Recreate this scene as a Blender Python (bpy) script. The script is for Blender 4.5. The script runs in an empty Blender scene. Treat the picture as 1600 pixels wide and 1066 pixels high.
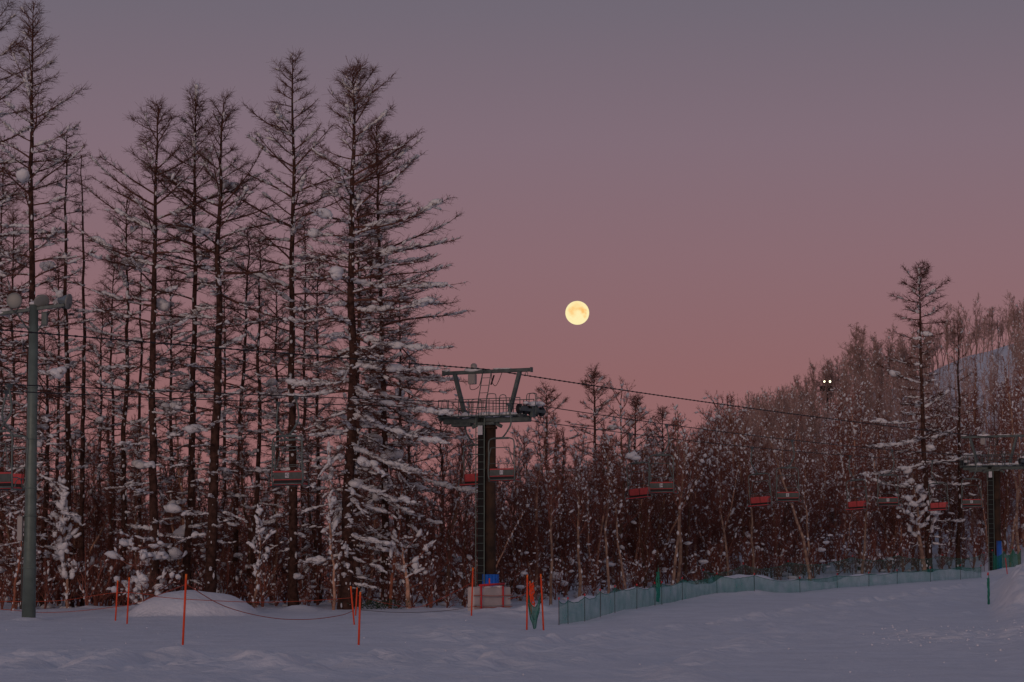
import bpy, bmesh, math, random
import numpy as np
from mathutils import Vector, Matrix

# ------------------------------------------------------------------ camera
SC = bpy.context.scene
COL = SC.collection
F = 4022.0                       # focal length in photo pixels (1600 wide)
CAMZ = 1.6
PITCH = math.atan(376.0 / F)
cam_d = bpy.data.cameras.new('camera')
cam = bpy.data.objects.new('camera', cam_d)
COL.objects.link(cam)
cam_d.sensor_width = 36.0
cam_d.lens = 36.0 * F / 1600.0
cam_d.clip_start = 0.5
cam_d.clip_end = 9000
cam.location = (0, 0, CAMZ)
cam.rotation_euler = (math.pi / 2 + PITCH, 0, 0)
SC.camera = cam
SC.view_settings.view_transform = 'Standard'
SC.view_settings.look = 'None'
SC.view_settings.exposure = 0
SC.view_settings.gamma = 1
SC.view_settings.use_curve_mapping = False
SC.cycles.max_bounces = 6
SC.cycles.transparent_max_bounces = 12

# ------------------------------------------------------------------ sky and light
SUN_EL, SUN_AZ = math.radians(4.5), math.radians(200.0)    # low glow behind the camera
world = bpy.data.worlds.new('World')
SC.world = world
world.use_nodes = True
nt = world.node_tree
nt.nodes.clear()
def N(tree, typ, **kw):
    n = tree.nodes.new(typ)
    for k, v in kw.items():
        setattr(n, k, v)
    return n
out = N(nt, 'ShaderNodeOutputWorld')
bg = N(nt, 'ShaderNodeBackground')
tc = N(nt, 'ShaderNodeTexCoord')
sep = N(nt, 'ShaderNodeSeparateXYZ')
nt.links.new(tc.outputs['Generated'], sep.inputs[0])
def ramp(tree, stops):
    r = N(tree, 'ShaderNodeValToRGB')
    e = r.color_ramp.elements
    while len(e) > 1:
        e.remove(e[-1])
    e[0].position = stops[0][0]
    e[0].color = (*stops[0][1], 1)
    for p, c in stops[1:]:
        k = e.new(p)
        k.color = (*c, 1)
    return r
west = ramp(nt, [(0, (.290, .118, .122)), (.078, (.266, .121, .130)), (.125, (.243, .135, .158)), (.17, (.210, .142, .177)),
                 (.22, (.158, .131, .167)), (.45, (.100, .104, .150)), (1, (.080, .092, .135))])
east = ramp(nt, [(0, (.62, .36, .25)), (.10, (.48, .30, .27)), (.25, (.26, .21, .24)), (.5, (.13, .13, .175)), (1, (.080, .092, .135))])
nt.links.new(sep.outputs['Z'], west.inputs[0])
nt.links.new(sep.outputs['Z'], east.inputs[0])
mr = N(nt, 'ShaderNodeMapRange')
mr.inputs['From Min'].default_value = 0.35
mr.inputs['From Max'].default_value = -0.75
mr.interpolation_type = 'SMOOTHSTEP'
nt.links.new(sep.outputs['Y'], mr.inputs['Value'])
mx = N(nt, 'ShaderNodeMix', data_type='RGBA')
nt.links.new(mr.outputs[0], mx.inputs[0])
nt.links.new(west.outputs[0], mx.inputs[6])
nt.links.new(east.outputs[0], mx.inputs[7])
sky = N(nt, 'ShaderNodeTexSky')
sky.sky_type = 'NISHITA'
sky.sun_disc = False
sky.sun_elevation = SUN_EL
sky.sun_rotation = SUN_AZ
sky.altitude = 300
sc_ = N(nt, 'ShaderNodeVectorMath', operation='SCALE')
sc_.inputs['Scale'].default_value = 0.003
nt.links.new(sky.outputs[0], sc_.inputs[0])
ad = N(nt, 'ShaderNodeVectorMath', operation='ADD')
nt.links.new(mx.outputs[2], ad.inputs[0])
nt.links.new(sc_.outputs[0], ad.inputs[1])
nt.links.new(ad.outputs[0], bg.inputs[0])
bg.inputs[1].default_value = 1.0
nt.links.new(bg.outputs[0], out.inputs[0])

sun_d = bpy.data.lights.new('sun', 'SUN')
sun_d.energy = 0.62
sun_d.color = (1.0, .72, .60)
sun_d.angle = math.radians(18)
sun = bpy.data.objects.new('sun', sun_d)
COL.objects.link(sun)
sdir = Vector((math.sin(SUN_AZ) * math.cos(SUN_EL), math.cos(SUN_AZ) * math.cos(SUN_EL), math.sin(SUN_EL)))
sun.rotation_euler = sdir.to_track_quat('Z', 'Y').to_euler()

# ------------------------------------------------------------------ helpers: pixels to world, noise, ground height
cp, sp = math.cos(PITCH), math.sin(PITCH)
def W(px, py, Y):
    """point at world depth Y seen at photo pixel (px, py)"""
    a, b = (px - 800.0) / F, (533.0 - py) / F
    dy, dz = cp - b * sp, sp + b * cp
    t = Y / dy
    return Vector((a * t, Y, CAMZ + dz * t))

def smooth(t):
    return t * t * (3 - 2 * t)
_rng = np.random.RandomState(11)
_LAT = _rng.rand(256, 256)
def vnoise(x, y):
    xi, yi = np.floor(x).astype(int), np.floor(y).astype(int)
    fx, fy = smooth(x - xi), smooth(y - yi)
    a = _LAT[xi & 255, yi & 255]; b = _LAT[(xi + 1) & 255, yi & 255]
    c = _LAT[xi & 255, (yi + 1) & 255]; d = _LAT[(xi + 1) & 255, (yi + 1) & 255]
    return (a * (1 - fx) + b * fx) * (1 - fy) + (c * (1 - fx) + d * fx) * fy - .5
def fbm(x, y, o=4):
    s, a = 0, 1.0
    for i in range(o):
        s = s + a * vnoise(x * 2 ** i + 17 * i, y * 2 ** i + 31 * i)
        a *= .5
    return s
PXK = np.array([0, 300, 560, 760, 873, 1030, 1200, 1375, 1540, 1600, 1900], float)
DK = np.array([-60, 41, 65, 85, 95, 104, 112, 125, 150, 170, 200, 260, 320, 380, 430, 600, 1000, 4000], float)
ZT = np.array([
 [0, 0, 0, 0, 0, 0, 0, 0, 0, 0, .3],
 [0, 0, 0, 0, 0, 0, 0, 0, 0, 0, .3],
 [0, 0, 0, 0, 0, 0, .05, .1, .15, .3, 1.0],
 [.22, .12, .08, .02, 0, .1, .2, .3, .35, .6, 1.8],
 [.22, .33, .30, .22, .12, .3, .42, .45, .45, 1.0, 2.0],
 [.50, .55, .52, .42, .45, .52, .55, .6, .5, 1.5, 2.3],
 [.55, .60, .60, .50, .60, .66, .68, .70, .55, 1.8, 2.4],
 [.6, .65, .6, .6, .8, 1.0, 1.0, 1.05, 1.15, 1.9, 2.5],
 [.6, .7, .7, .8, 1.3, 1.6, 1.8, 1.9, 1.8, 2.0, 2.8],
 [.6, .7, .7, .9, 1.6, 1.9, 2.1, 2.3, 2.3, 2.4, 3.6],
 [.6, .7, .8, 1.5, 2.5, 3.3, 4.2, 5.4, 6.5, 7.5, 10],
 [.5, .5, 1, 3, 4.5, 7, 11, 14, 18, 20, 26],
 [0, 0, 1, 4, 6, 10.5, 17.5, 21.5, 25.5, 28, 36],
 [0, 0, 1, 5, 7, 12, 22, 30, 35.5, 37.5, 48],
 [-1, -1, 0, 5, 8, 12, 21, 30, 36.5, 39, 52],
 [-8, -8, -8, -6, -3, 0, 8, 18, 30, 34, 50],
 [-20, -20, -20, -20, -16, -10, 0, 10, 20, 30, 40],
 [-40] * 11], float)
def _bell(v, c, w):
    return np.exp(-((v - c) / w) ** 2)
def gz(x, y):
    x = np.asarray(x, float); y = np.asarray(y, float)
    yy = np.maximum(y, 38.0)
    px = 800 + F * x / yy
    i = np.clip(np.searchsorted(PXK, px) - 1, 0, len(PXK) - 2)
    j = np.clip(np.searchsorted(DK, y) - 1, 0, len(DK) - 2)
    u = smooth(np.clip((px - PXK[i]) / (PXK[i + 1] - PXK[i]), 0, 1))
    v = np.clip((y - DK[j]) / (DK[j + 1] - DK[j]), 0, 1)
    z = (ZT[j, i] * (1 - u) + ZT[j, i + 1] * u) * (1 - v) + (ZT[j + 1, i] * (1 - u) + ZT[j + 1, i + 1] * u) * v
    near = np.clip((170 - y) / 60, 0, 1)
    # broad undulation
    z = z + .10 * fbm(x * .12, y * .10, 3) * np.clip((y - 30) / 30, 0, 1)
    # snowy mound beside the larches
    mx_, my_ = (305 - 800) / F * 98, 98.0
    r = np.sqrt(((x - mx_) / 2.5) ** 2 + ((y - my_) / 2.8) ** 2)
    z = z + .84 * np.clip(1 - r ** 2.6, 0, 1) ** .85 * (1 + .16 * fbm(x * .7, y * .9, 3)) + .06 * _bell(r, .95, .25) * fbm(x * 3, y * 3, 2)
    # small drift heaps at the edge of the wood
    edge = _bell(y, 104 + 2 * vnoise(x * .3, x * 0 + 3), 2.2) * np.clip((1000 - px) / 60, 0, 1)
    z = z + edge * .35 * np.maximum(0, fbm(x * .6, y * .6, 3))
    # churned snow of the piste edge, left to centre
    rough = np.clip((930 - px) / 150, 0, 1) * (_bell(y, 53, 6) + .9 * _bell(y, 76, 10) * _bell(px, 730, 90))
    z = z + rough * (.34 * fbm(x * 1.1, y * .5, 4) + .12 * fbm(x * 4, y * 2.4, 2))
    bank = _bell(px, 700, 120) * _bell(y, 84, 7)
    z = z + bank * .14
    # shallow groomer and ski tracks
    for (x0, y0, c1, c2, a, w) in ((1.5, 62, .20, .0016, .13, .45), (6.6, 70, .20, .0022, .14, .5), (-3.4, 46, .20, .0012, .10, .4), (-1.0, 60, .22, .0016, .09, .3),
                                   (3.6, 64, .22, .0016, .08, .25), (-6, 44, .26, .0008, .09, .35), (2.2, 45, .15, .003, .07, .3)):
        tx = x0 + c1 * (y - y0) + c2 * (y - y0) ** 2
        br = np.clip(.55 + 1.5 * vnoise(x * .8 + y0, y * .35), 0, 1.3)
        z = z + a * (_bell(x, tx, w) - .6 * _bell(x, tx - w * 1.5, w * .8)) * br * near * (y > 36)
        z = z + .07 * fbm(x * 2.6, y * 1.6, 3) * _bell(x, tx, w * 2.2) * near
    lane = np.clip((px - 800) / 150, 0, 1)
    z = z + lane * .03 * fbm(x * .9 - y * .22, y * .12, 3) * near
    # rubble strip and rough bank on the right
    rub = np.clip((px - 1300) / 120, 0, 1) * _bell(y, 69, 7)
    lump = np.maximum(0, vnoise(x * 3.4, y * 2.4) - .12)
    z = z + rub * lump * .3
    rb = np.clip((px - 1545) / 40, 0, 1) * np.clip((y - 80) / 12, 0, 1) * np.clip((150 - y) / 20, 0, 1)
    z = z + rb * (.3 + .75 * fbm(x * .7, y * .35, 4) + .16 * fbm(x * 3, y * 2, 2))
    # wind-packed heaps behind the nets
    nd = np.interp(px, [800, 873, 1030, 1200, 1375, 1540, 1600], [98, 98, 112, 125, 139, 154, 156])
    z = z + _bell(y, nd + 2.0, 2.6) * np.clip((px - 850) / 60, 0, 1) * (np.interp(px, [850, 920, 1200, 1300], [.1, .75, .75, .35]) + .45 * fbm(x * .35, y * .2, 3))
    # drifts round the feet of the mast, the barrier and the pylon
    for (fx, fy, fw, fa) in ((-17.7, 95.0, .55, .16), (-.9, 100.8, .9, .22), (.9, 101.2, .7, .3), (-8.2, 66.5, .4, .05), (.6, 97.5, 1.6, .22), (-2.4, 96.0, 1.5, .14)):
        z = z + fa * np.exp(-((x - fx) ** 2 + (y - fy) ** 2) / fw ** 2) * (1 + .8 * vnoise(x * 2.5, y * 2))
    # groomer corduroy and cross ridges
    z = z + .012 * np.sin((x - .0016 * (y - 40) ** 2) * 21) * near * np.clip((px - 820) / 200, 0, 1) * (y < 70) * (.5 + vnoise(x * .4, y * .15))
    # general fine unevenness
    z = z + (.036 * fbm(x * 1.3, y * .8, 3) + .014 * vnoise(x * 7, y * 6)) * near
    return z
def G(px, Y, dz=0.0):
    x = (px - 800) / F * Y
    return Vector((x, Y, float(gz(x, Y)) + dz))

# ------------------------------------------------------------------ materials
def mat(name, col, rough=.8, metal=0, var=0.0, vscale=8, bump=0.0, bscale=20, spec=.3, col2=None, objrand=0.0, detail=4):
    m = bpy.data.materials.new(name)
    m.use_nodes = True
    t = m.node_tree
    b = t.nodes['Principled BSDF']
    b.inputs['Base Color'].default_value = (*col, 1)
    b.inputs['Roughness'].default_value = rough
    b.inputs['Metallic'].default_value = metal
    b.inputs['Specular IOR Level'].default_value = spec
    tcn = N(t, 'ShaderNodeTexCoord')
    last = None
    if var or col2:
        nz = N(t, 'ShaderNodeTexNoise')
        nz.inputs['Scale'].default_value = vscale
        nz.inputs['Detail'].default_value = detail
        t.links.new(tcn.outputs['Object'], nz.inputs['Vector'])
        c2 = col2 or tuple(c * (1 + var) for c in col)
        c1 = tuple(c * (1 - var) for c in col) if not col2 else col
        r = ramp(t, [(.35, c1), (.65, c2)])
        t.links.new(nz.outputs['Fac'], r.inputs[0])
        last = r.outputs[0]
    if objrand:
        oi = N(t, 'ShaderNodeObjectInfo')
        mm = N(t, 'ShaderNodeMapRange')
        mm.inputs['To Min'].default_value = 1 - objrand
        mm.inputs['To Max'].default_value = 1 + objrand
        t.links.new(oi.outputs['Random'], mm.inputs['Value'])
        vm = N(t, 'ShaderNodeVectorMath', operation='SCALE')
        if last:
            t.links.new(last, vm.inputs[0])
        else:
            vm.inputs[0].default_value = col
        t.links.new(mm.outputs[0], vm.inputs['Scale'])
        last = vm.outputs[0]
    if last:
        t.links.new(last, b.inputs['Base Color'])
    if bump:
        nb = N(t, 'ShaderNodeTexNoise')
        nb.inputs['Scale'].default_value = bscale
        nb.inputs['Detail'].default_value = 5
        t.links.new(tcn.outputs['Object'], nb.inputs['Vector'])
        bp = N(t, 'ShaderNodeBump')
        bp.inputs['Strength'].default_value = 1
        bp.inputs['Distance'].default_value = bump
        t.links.new(nb.outputs['Fac'], bp.inputs['Height'])
        t.links.new(bp.outputs[0], b.inputs['Normal'])
    return m
M = {}
M['snow'] = mat('packed_snow', (.77, .775, .83), .75, var=.05, vscale=.7, bump=.05, bscale=5, spec=.3)
M['clump'] = mat('tree_snow', (.72, .73, .76), .8, bump=.03, bscale=9, spec=.2)
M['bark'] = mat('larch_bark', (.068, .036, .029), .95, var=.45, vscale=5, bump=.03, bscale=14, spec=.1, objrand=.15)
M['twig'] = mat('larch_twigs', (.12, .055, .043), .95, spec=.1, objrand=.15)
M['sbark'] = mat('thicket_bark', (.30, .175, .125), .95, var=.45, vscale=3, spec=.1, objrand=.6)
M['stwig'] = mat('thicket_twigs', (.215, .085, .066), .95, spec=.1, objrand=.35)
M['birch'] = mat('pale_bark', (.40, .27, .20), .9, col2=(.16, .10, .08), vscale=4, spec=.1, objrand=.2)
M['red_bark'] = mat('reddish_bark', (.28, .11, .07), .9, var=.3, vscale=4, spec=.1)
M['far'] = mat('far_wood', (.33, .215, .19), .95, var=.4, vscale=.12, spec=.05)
M['pole'] = mat('galvanised_green', (.125, .165, .15), .5, .25, var=.15, vscale=3, bump=.004, bscale=8)
M['steel'] = mat('painted_steel', (.095, .12, .12), .55, .3, var=.2, vscale=5)
M['chairtube'] = mat('chair_tube', (.12, .15, .145), .5, .3, var=.15, vscale=6)
M['rust'] = mat('rusty_column', (.065, .036, .022), .8, .1, col2=(.022, .014, .011), vscale=2.2, bump=.004, bscale=12)
M['dark'] = mat('dark_steel_and_recess', (.012, .011, .012), .7, .1)
M['black'] = mat('black_rubber', (.015, .015, .017), .6)
M['cable'] = mat('steel_rope', (.03, .028, .03), .6, .3)
M['red'] = mat('red_seat', (.44, .062, .068), .5, var=.12, vscale=6)
M['panel'] = mat('grey_back_panel', (.085, .10, .095), .6, var=.2, vscale=5)
M['white'] = mat('white_plate', (.55, .56, .60), .5)
M['ink'] = mat('plate_ink', (.03, .03, .05), .6)
M['orange'] = mat('orange_pole', (.75, .075, .02), .5, var=.1, vscale=2)
M['orope'] = mat('orange_rope', (.42, .07, .035), .8)
M['crimson'] = mat('red_pole', (.55, .03, .04), .5)
M['matt'] = mat('off_white_mat', (.50, .44, .42), .7, var=.12, vscale=1.5, bump=.01, bscale=3)
M['blue'] = mat('blue_pad', (.02, .13, .55), .55, var=.12, vscale=4)
M['greenp'] = mat('green_net_roll', (.02, .17, .12), .7, var=.3, vscale=8)
M['netpole'] = mat('net_pole', (.10, .05, .05), .6)
M['lampglass'] = mat('lamp_glass', (.20, .21, .20), .4, 0, spec=.4)
M['lampshell'] = mat('lamp_shell', (.26, .31, .33), .32, .7)
M['box'] = mat('grey_cabinet', (.32, .30, .29), .5, .1)
M['evergreen'] = mat('dwarf_bamboo', (.03, .055, .03), .8, var=.3)
def net_mat(name, col, fac):
    m = bpy.data.materials.new(name)
    m.use_nodes = True
    t = m.node_tree
    t.nodes.clear()
    o = N(t, 'ShaderNodeOutputMaterial')
    d = N(t, 'ShaderNodeBsdfDiffuse')
    d.inputs[0].default_value = (*col, 1)
    tr = N(t, 'ShaderNodeBsdfTransparent')
    mxx = N(t, 'ShaderNodeMixShader')
    tcn = N(t, 'ShaderNodeTexCoord')
    nz = N(t, 'ShaderNodeTexNoise')
    nz.inputs['Scale'].default_value = 1.6
    nz.inputs['Detail'].default_value = 3
    t.links.new(tcn.outputs['Object'], nz.inputs['Vector'])
    mm = N(t, 'ShaderNodeMapRange')
    mm.inputs['From Min'].default_value = .3
    mm.inputs['From Max'].default_value = .7
    mm.inputs['To Min'].default_value = fac - .13
    mm.inputs['To Max'].default_value = fac + .13
    t.links.new(nz.outputs['Fac'], mm.inputs['Value'])
    t.links.new(mm.outputs[0], mxx.inputs[0])
    t.links.new(tr.outputs[0], mxx.inputs[1])
    t.links.new(d.outputs[0], mxx.inputs[2])
    t.links.new(mxx.outputs[0], o.inputs[0])
    return m
M['net'] = net_mat('green_net', (.04, .32, .26), .5)
M['net2'] = net_mat('green_net_thin', (.035, .30, .24), .42)
M['net3'] = net_mat('green_net_sheer', (.03, .18, .15), .27)
M['netd'] = net_mat('green_net_folded', (.02, .17, .12), .75)
def emit(name, col, s):
    m = bpy.data.materials.new(name)
    m.use_nodes = True
    b = m.node_tree.nodes['Principled BSDF']
    b.inputs['Base Color'].default_value = (*col, 1)
    b.inputs['Emission Color'].default_value = (*col, 1)
    b.inputs['Emission Strength'].default_value = s
    return m
M['lit'] = emit('lit_lamp', (1, .88, .6), 3.5)

# ------------------------------------------------------------------ mesh plumbing
def mesh_np(name, V, faces_list, material, smooth_=True):
    """V (n,3); faces_list: list of int arrays (m,3) or (m,4)"""
    me = bpy.data.meshes.new(name)
    V = np.ascontiguousarray(V, dtype=np.float32)
    me.vertices.add(len(V))
    me.vertices.foreach_set('co', V.ravel())
    fl = [np.asarray(f, np.int32) for f in faces_list if len(f)]
    tot = np.concatenate([np.full(len(f), f.shape[1], np.int32) for f in fl])
    idx = np.concatenate([f.ravel() for f in fl])
    start = np.concatenate([[0], np.cumsum(tot)[:-1]]).astype(np.int32)
    me.loops.add(len(idx))
    me.loops.foreach_set('vertex_index', idx)
    me.polygons.add(len(tot))
    me.polygons.foreach_set('loop_start', start)
    me.polygons.foreach_set('loop_total', tot)
    me.polygons.foreach_set('use_smooth', np.full(len(tot), smooth_, bool))
    me.materials.append(material)
    me.update(calc_edges=True)
    return me
def link(name, me, parent=None, loc=None):
    o = bpy.data.objects.new(name, me)
    COL.objects.link(o)
    if parent is not None:
        o.parent = parent
    if loc is not None:
        o.location = loc
    return o
def tag(o, label=None, cat=None, group=None, kind=None):
    if label: o['label'] = label
    if cat: o['category'] = cat
    if group: o['group'] = group
    if kind: o['kind'] = kind
    return o
def empty(name, loc, rz=0.0):
    o = bpy.data.objects.new(name, None)
    COL.objects.link(o)
    o.empty_display_size = .3
    o.location = loc
    o.rotation_euler = (0, 0, rz)
    return o
def copy_tree(o, parent=None):
    c = o.copy()
    COL.objects.link(c)
    if parent is not None:
        c.parent = parent
    for ch in list(o.children):
        copy_tree(ch, c)
    return c

def ico(sub):
    bm = bmesh.new()
    bmesh.ops.create_icosphere(bm, subdivisions=sub, radius=1)
    V = np.array([v.co[:] for v in bm.verts])
    Fc = np.array([[v.index for v in f.verts] for f in bm.faces])
    bm.free()
    return V, Fc
ICO = {1: ico(1), 2: ico(2), 3: ico(3), 6: ico(6)}

class Geo:
    """collects tubes and lumps as arrays, then makes one mesh"""
    def __init__(s):
        s.V, s.Q, s.T, s.n = [], [], [], 0
    def _add(s, V, faces, quad):
        (s.Q if quad else s.T).append(faces + s.n)
        s.V.append(V)
        s.n += len(V)
    def tubes(s, P, R, sides=3):
        P = np.asarray(P, float); R = np.asarray(R, float)
        if P.ndim == 2:
            P, R = P[None], R[None]
        n, k, _ = P.shape
        if n == 0: return
        T = np.gradient(P, axis=1)
        T /= np.linalg.norm(T, axis=2, keepdims=True) + 1e-9
        md = T.mean(1)
        ref = np.where(np.abs(md[:, 2:3]) > .8, np.array([[1., 0, 0]]), np.array([[0, 0, 1.]]))[:, None, :]
        B = np.cross(T, np.broadcast_to(ref, T.shape))
        B /= np.linalg.norm(B, axis=2, keepdims=True) + 1e-9
        Nn = np.cross(B, T)
        a = np.arange(sides) * 2 * math.pi / sides
        ring = B[:, :, None, :] * np.cos(a)[None, None, :, None] + Nn[:, :, None, :] * np.sin(a)[None, None, :, None]
        V = P[:, :, None, :] + ring * R[:, :, None, None]
        base = (np.arange(n)[:, None, None] * k + np.arange(k - 1)[None, :, None]) * sides
        j = np.arange(sides)[None, None, :]
        j2 = (j + 1) % sides
        f = np.stack([base + j, base + j2, base + sides + j2, base + sides + j], -1).reshape(-1, 4)
        s._add(V.reshape(-1, 3), f, True)
    def lumps(s, C, S, D=None, sub=1, amp=.22, rng=np.random):
        """centres C (n,3), half sizes S (n,3) along D / sideways / up"""
        C = np.asarray(C, float); S = np.asarray(S, float)
        n = len(C)
        if n == 0: return
        v, f = ICO[sub]
        if D is None:
            a = rng.rand(n) * 6.283
            D = np.stack([np.cos(a), np.sin(a), np.zeros(n)], 1)
        D = np.asarray(D, float)
        D = D / (np.linalg.norm(D, axis=1, keepdims=True) + 1e-9)
        side = np.cross(D, np.array([[0, 0, 1.]])) + 1e-6
        side /= np.linalg.norm(side, axis=1, keepdims=True)
        up = np.cross(side, D)
        w = 1 + 0 * v[None, :, 0] * np.ones((n, 1))
        for fr in (1.7, 3.3, 5.5):
            k = rng.randn(n, 3) * fr * .6
            ph = rng.rand(n, 1) * 6.28
            w = w + amp / math.sqrt(fr) * np.sin(np.einsum('nj,vj->nv', k, v) + ph)
        L = v[None] * w[..., None] * S[:, None, :]
        V = C[:, None] + L[..., 0:1] * D[:, None] + L[..., 1:2] * side[:, None] + L[..., 2:3] * up[:, None]
        ff = f[None] + (np.arange(n) * len(v))[:, None, None]
        s._add(V.reshape(-1, 3), ff.reshape(-1, 3), False)
    def addmesh(s, V, faces):
        s._add(V, faces, faces.shape[1] == 4)
    def arrays(s):
        V = np.concatenate(s.V) if s.V else np.zeros((0, 3))
        Q = np.concatenate(s.Q) if s.Q else np.zeros((0, 4), int)
        T = np.concatenate(s.T) if s.T else np.zeros((0, 3), int)
        return V, Q, T
    def mesh(s, name, m):
        V, Q, T = s.arrays()
        return mesh_np(name, V, [Q, T], m)

class MB:
    """hard-surface builder: boxes, round bars, discs in local space, one mesh per part"""
    def __init__(s):
        s.v, s.f = [], []
    def box(s, c, size, rot=None, taper=1.0, ch=0.12):
        """box with chamfered edges"""
        c = Vector(c); hx, hy, hz = (q / 2 for q in size)
        b = min(hx, hy, hz) * ch * 2
        bm = bmesh.new()
        bmesh.ops.create_cube(bm, size=2)
        for v in bm.verts:
            t = taper if v.co.z > 0 else 1
            v.co = Vector((v.co.x * hx * t, v.co.y * hy * t, v.co.z * hz))
        if b > .002:
            bmesh.ops.bevel(bm, geom=list(bm.edges), offset=b, segments=1, affect='EDGES')
        o = len(s.v)
        bm.verts.index_update()
        for v in bm.verts:
            p = v.co if rot is None else rot @ v.co
            s.v.append(tuple(p + c))
        for fc in bm.faces:
            s.f.append([o + v.index for v in fc.verts])
        bm.free()
        return s
    def bar(s, pts, r, sides=8, r2=None):
        pts = [Vector(p) for p in pts]
        n = len(pts); o = len(s.v)
        for i, p in enumerate(pts):
            t = (pts[min(i + 1, n - 1)] - pts[max(i - 1, 0)]).normalized()
            ref = Vector((1, 0, 0)) if abs(t.z) > .8 else Vector((0, 0, 1))
            b = t.cross(ref).normalized(); nn = b.cross(t)
            rr = r if r2 is None else r + (r2 - r) * i / (n - 1)
            for k in range(sides):
                a = 2 * math.pi * k / sides
                s.v.append(tuple(p + (b * math.cos(a) + nn * math.sin(a)) * rr))
        for i in range(n - 1):
            for k in range(sides):
                k2 = (k + 1) % sides
                s.f.append([o + i * sides + k, o + i * sides + k2, o + (i + 1) * sides + k2, o + (i + 1) * sides + k])
        s.f.append([o + k for k in range(sides)][::-1])
        s.f.append([o + (n - 1) * sides + k for k in range(sides)])
        return s
    def lathe(s, c, axis, prof, sides=20):
        """profile [(r, h)] turned about axis through c"""
        c = Vector(c); ax = Vector(axis).normalized()
        ref = Vector((1, 0, 0)) if abs(ax.z) > .8 else Vector((0, 0, 1))
        b = ax.cross(ref).normalized(); nn = b.cross(ax)
        o = len(s.v)
        for r, h in prof:
            for k in range(sides):
                a = 2 * math.pi * k / sides
                s.v.append(tuple(c + ax * h + (b * math.cos(a) + nn * math.sin(a)) * r))
        for i in range(len(prof) - 1):
            for k in range(sides):
                k2 = (k + 1) % sides
                s.f.append([o + i * sides + k, o + i * sides + k2, o + (i + 1) * sides + k2, o + (i + 1) * sides + k])
        s.f.append([o + k for k in range(sides)][::-1])
        s.f.append([o + (len(prof) - 1) * sides + k for k in range(sides)])
        return s
    def build(s, name, m, parent=None, smooth_=False):
        me = bpy.data.meshes.new(name)
        me.from_pydata(s.v, [], s.f)
        me.materials.append(m)
        if smooth_:
            me.polygons.foreach_set('use_smooth', [True] * len(me.polygons))
        me.update()
        return link(name, me, parent)
def arc(pts, n=6):
    """Catmull-Rom through pts"""
    P = [Vector(p) for p in pts]
    P = [P[0] * 2 - P[1]] + P + [P[-1] * 2 - P[-2]]
    res = []
    for i in range(1, len(P) - 2):
        for k in range(n):
            t = k / n
            a, b, c, d = P[i - 1], P[i], P[i + 1], P[i + 2]
            res.append(.5 * (2 * b + (c - a) * t + (2 * a - 5 * b + 4 * c - d) * t * t + (3 * b - a - 3 * c + d) * t ** 3))
    res.append(P[-2])
    return res

# ------------------------------------------------------------------ ground
def grow(a, b, s0, g):
    r = [a]; st = s0
    sg = 1 if b > a else -1
    while (b - r[-1]) * sg > 0:
        st *= g
        r.append(r[-1] + sg * st)
    r[-1] = b
    return r
xs = grow(-31, -2500, .25, 1.13)[::-1][:-1] + list(np.arange(-31, 34.01, .17)) + grow(34, 2500, .25, 1.13)[1:]
ys = grow(37, -300, .3, 1.2)[::-1][:-1] + list(np.arange(37, 72, .11)) + list(np.arange(72, 135, .22)) + grow(135, 4000, .25, 1.035)[1:]
X, Y = np.meshgrid(np.array(xs), np.array(ys))
Z = gz(X, Y)
nx, ny = len(xs), len(ys)
Vg = np.stack([X, Y, Z], -1).reshape(-1, 3)
ii = (np.arange(ny - 1)[:, None] * nx + np.arange(nx - 1)[None, :])
Fg = np.stack([ii, ii + 1, ii + nx + 1, ii + nx], -1).reshape(-1, 4)
ground = link('ground', mesh_np('ground', Vg, [Fg], M['snow']))
tag(ground, 'groomed snow slope with faint tracks rising to the wooded hill', 'ground', kind='structure')

# loose clods of snow on the rubble strip
rg = np.random.RandomState(4)
g = Geo()
n = 380
cy = 69 + rg.randn(n) * 5
cpx = 1340 + rg.rand(n) ** .7 * 330
cx = (cpx - 800) / F * cy
sz = .008 + .032 * rg.rand(n) ** 4
g.lumps(np.stack([cx, cy, gz(cx, cy) + sz * .4], 1), np.stack([sz, sz * .9, sz * .7], 1), rng=rg)
n = 260
cy = 42 + rg.rand(n) * 50
cpx = rg.rand(n) * 1600
cx = (cpx - 800) / F * cy
sz = .006 + .02 * rg.rand(n) ** 4
g.lumps(np.stack([cx, cy, gz(cx, cy) + sz * .4], 1), np.stack([sz, sz * .9, sz * .7], 1), rng=rg)
tag(link('snow_clods', g.mesh('snow_clods', M['snow'])), 'loose clods of broken snow strewn over the piste', 'snow', kind='stuff')

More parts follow.
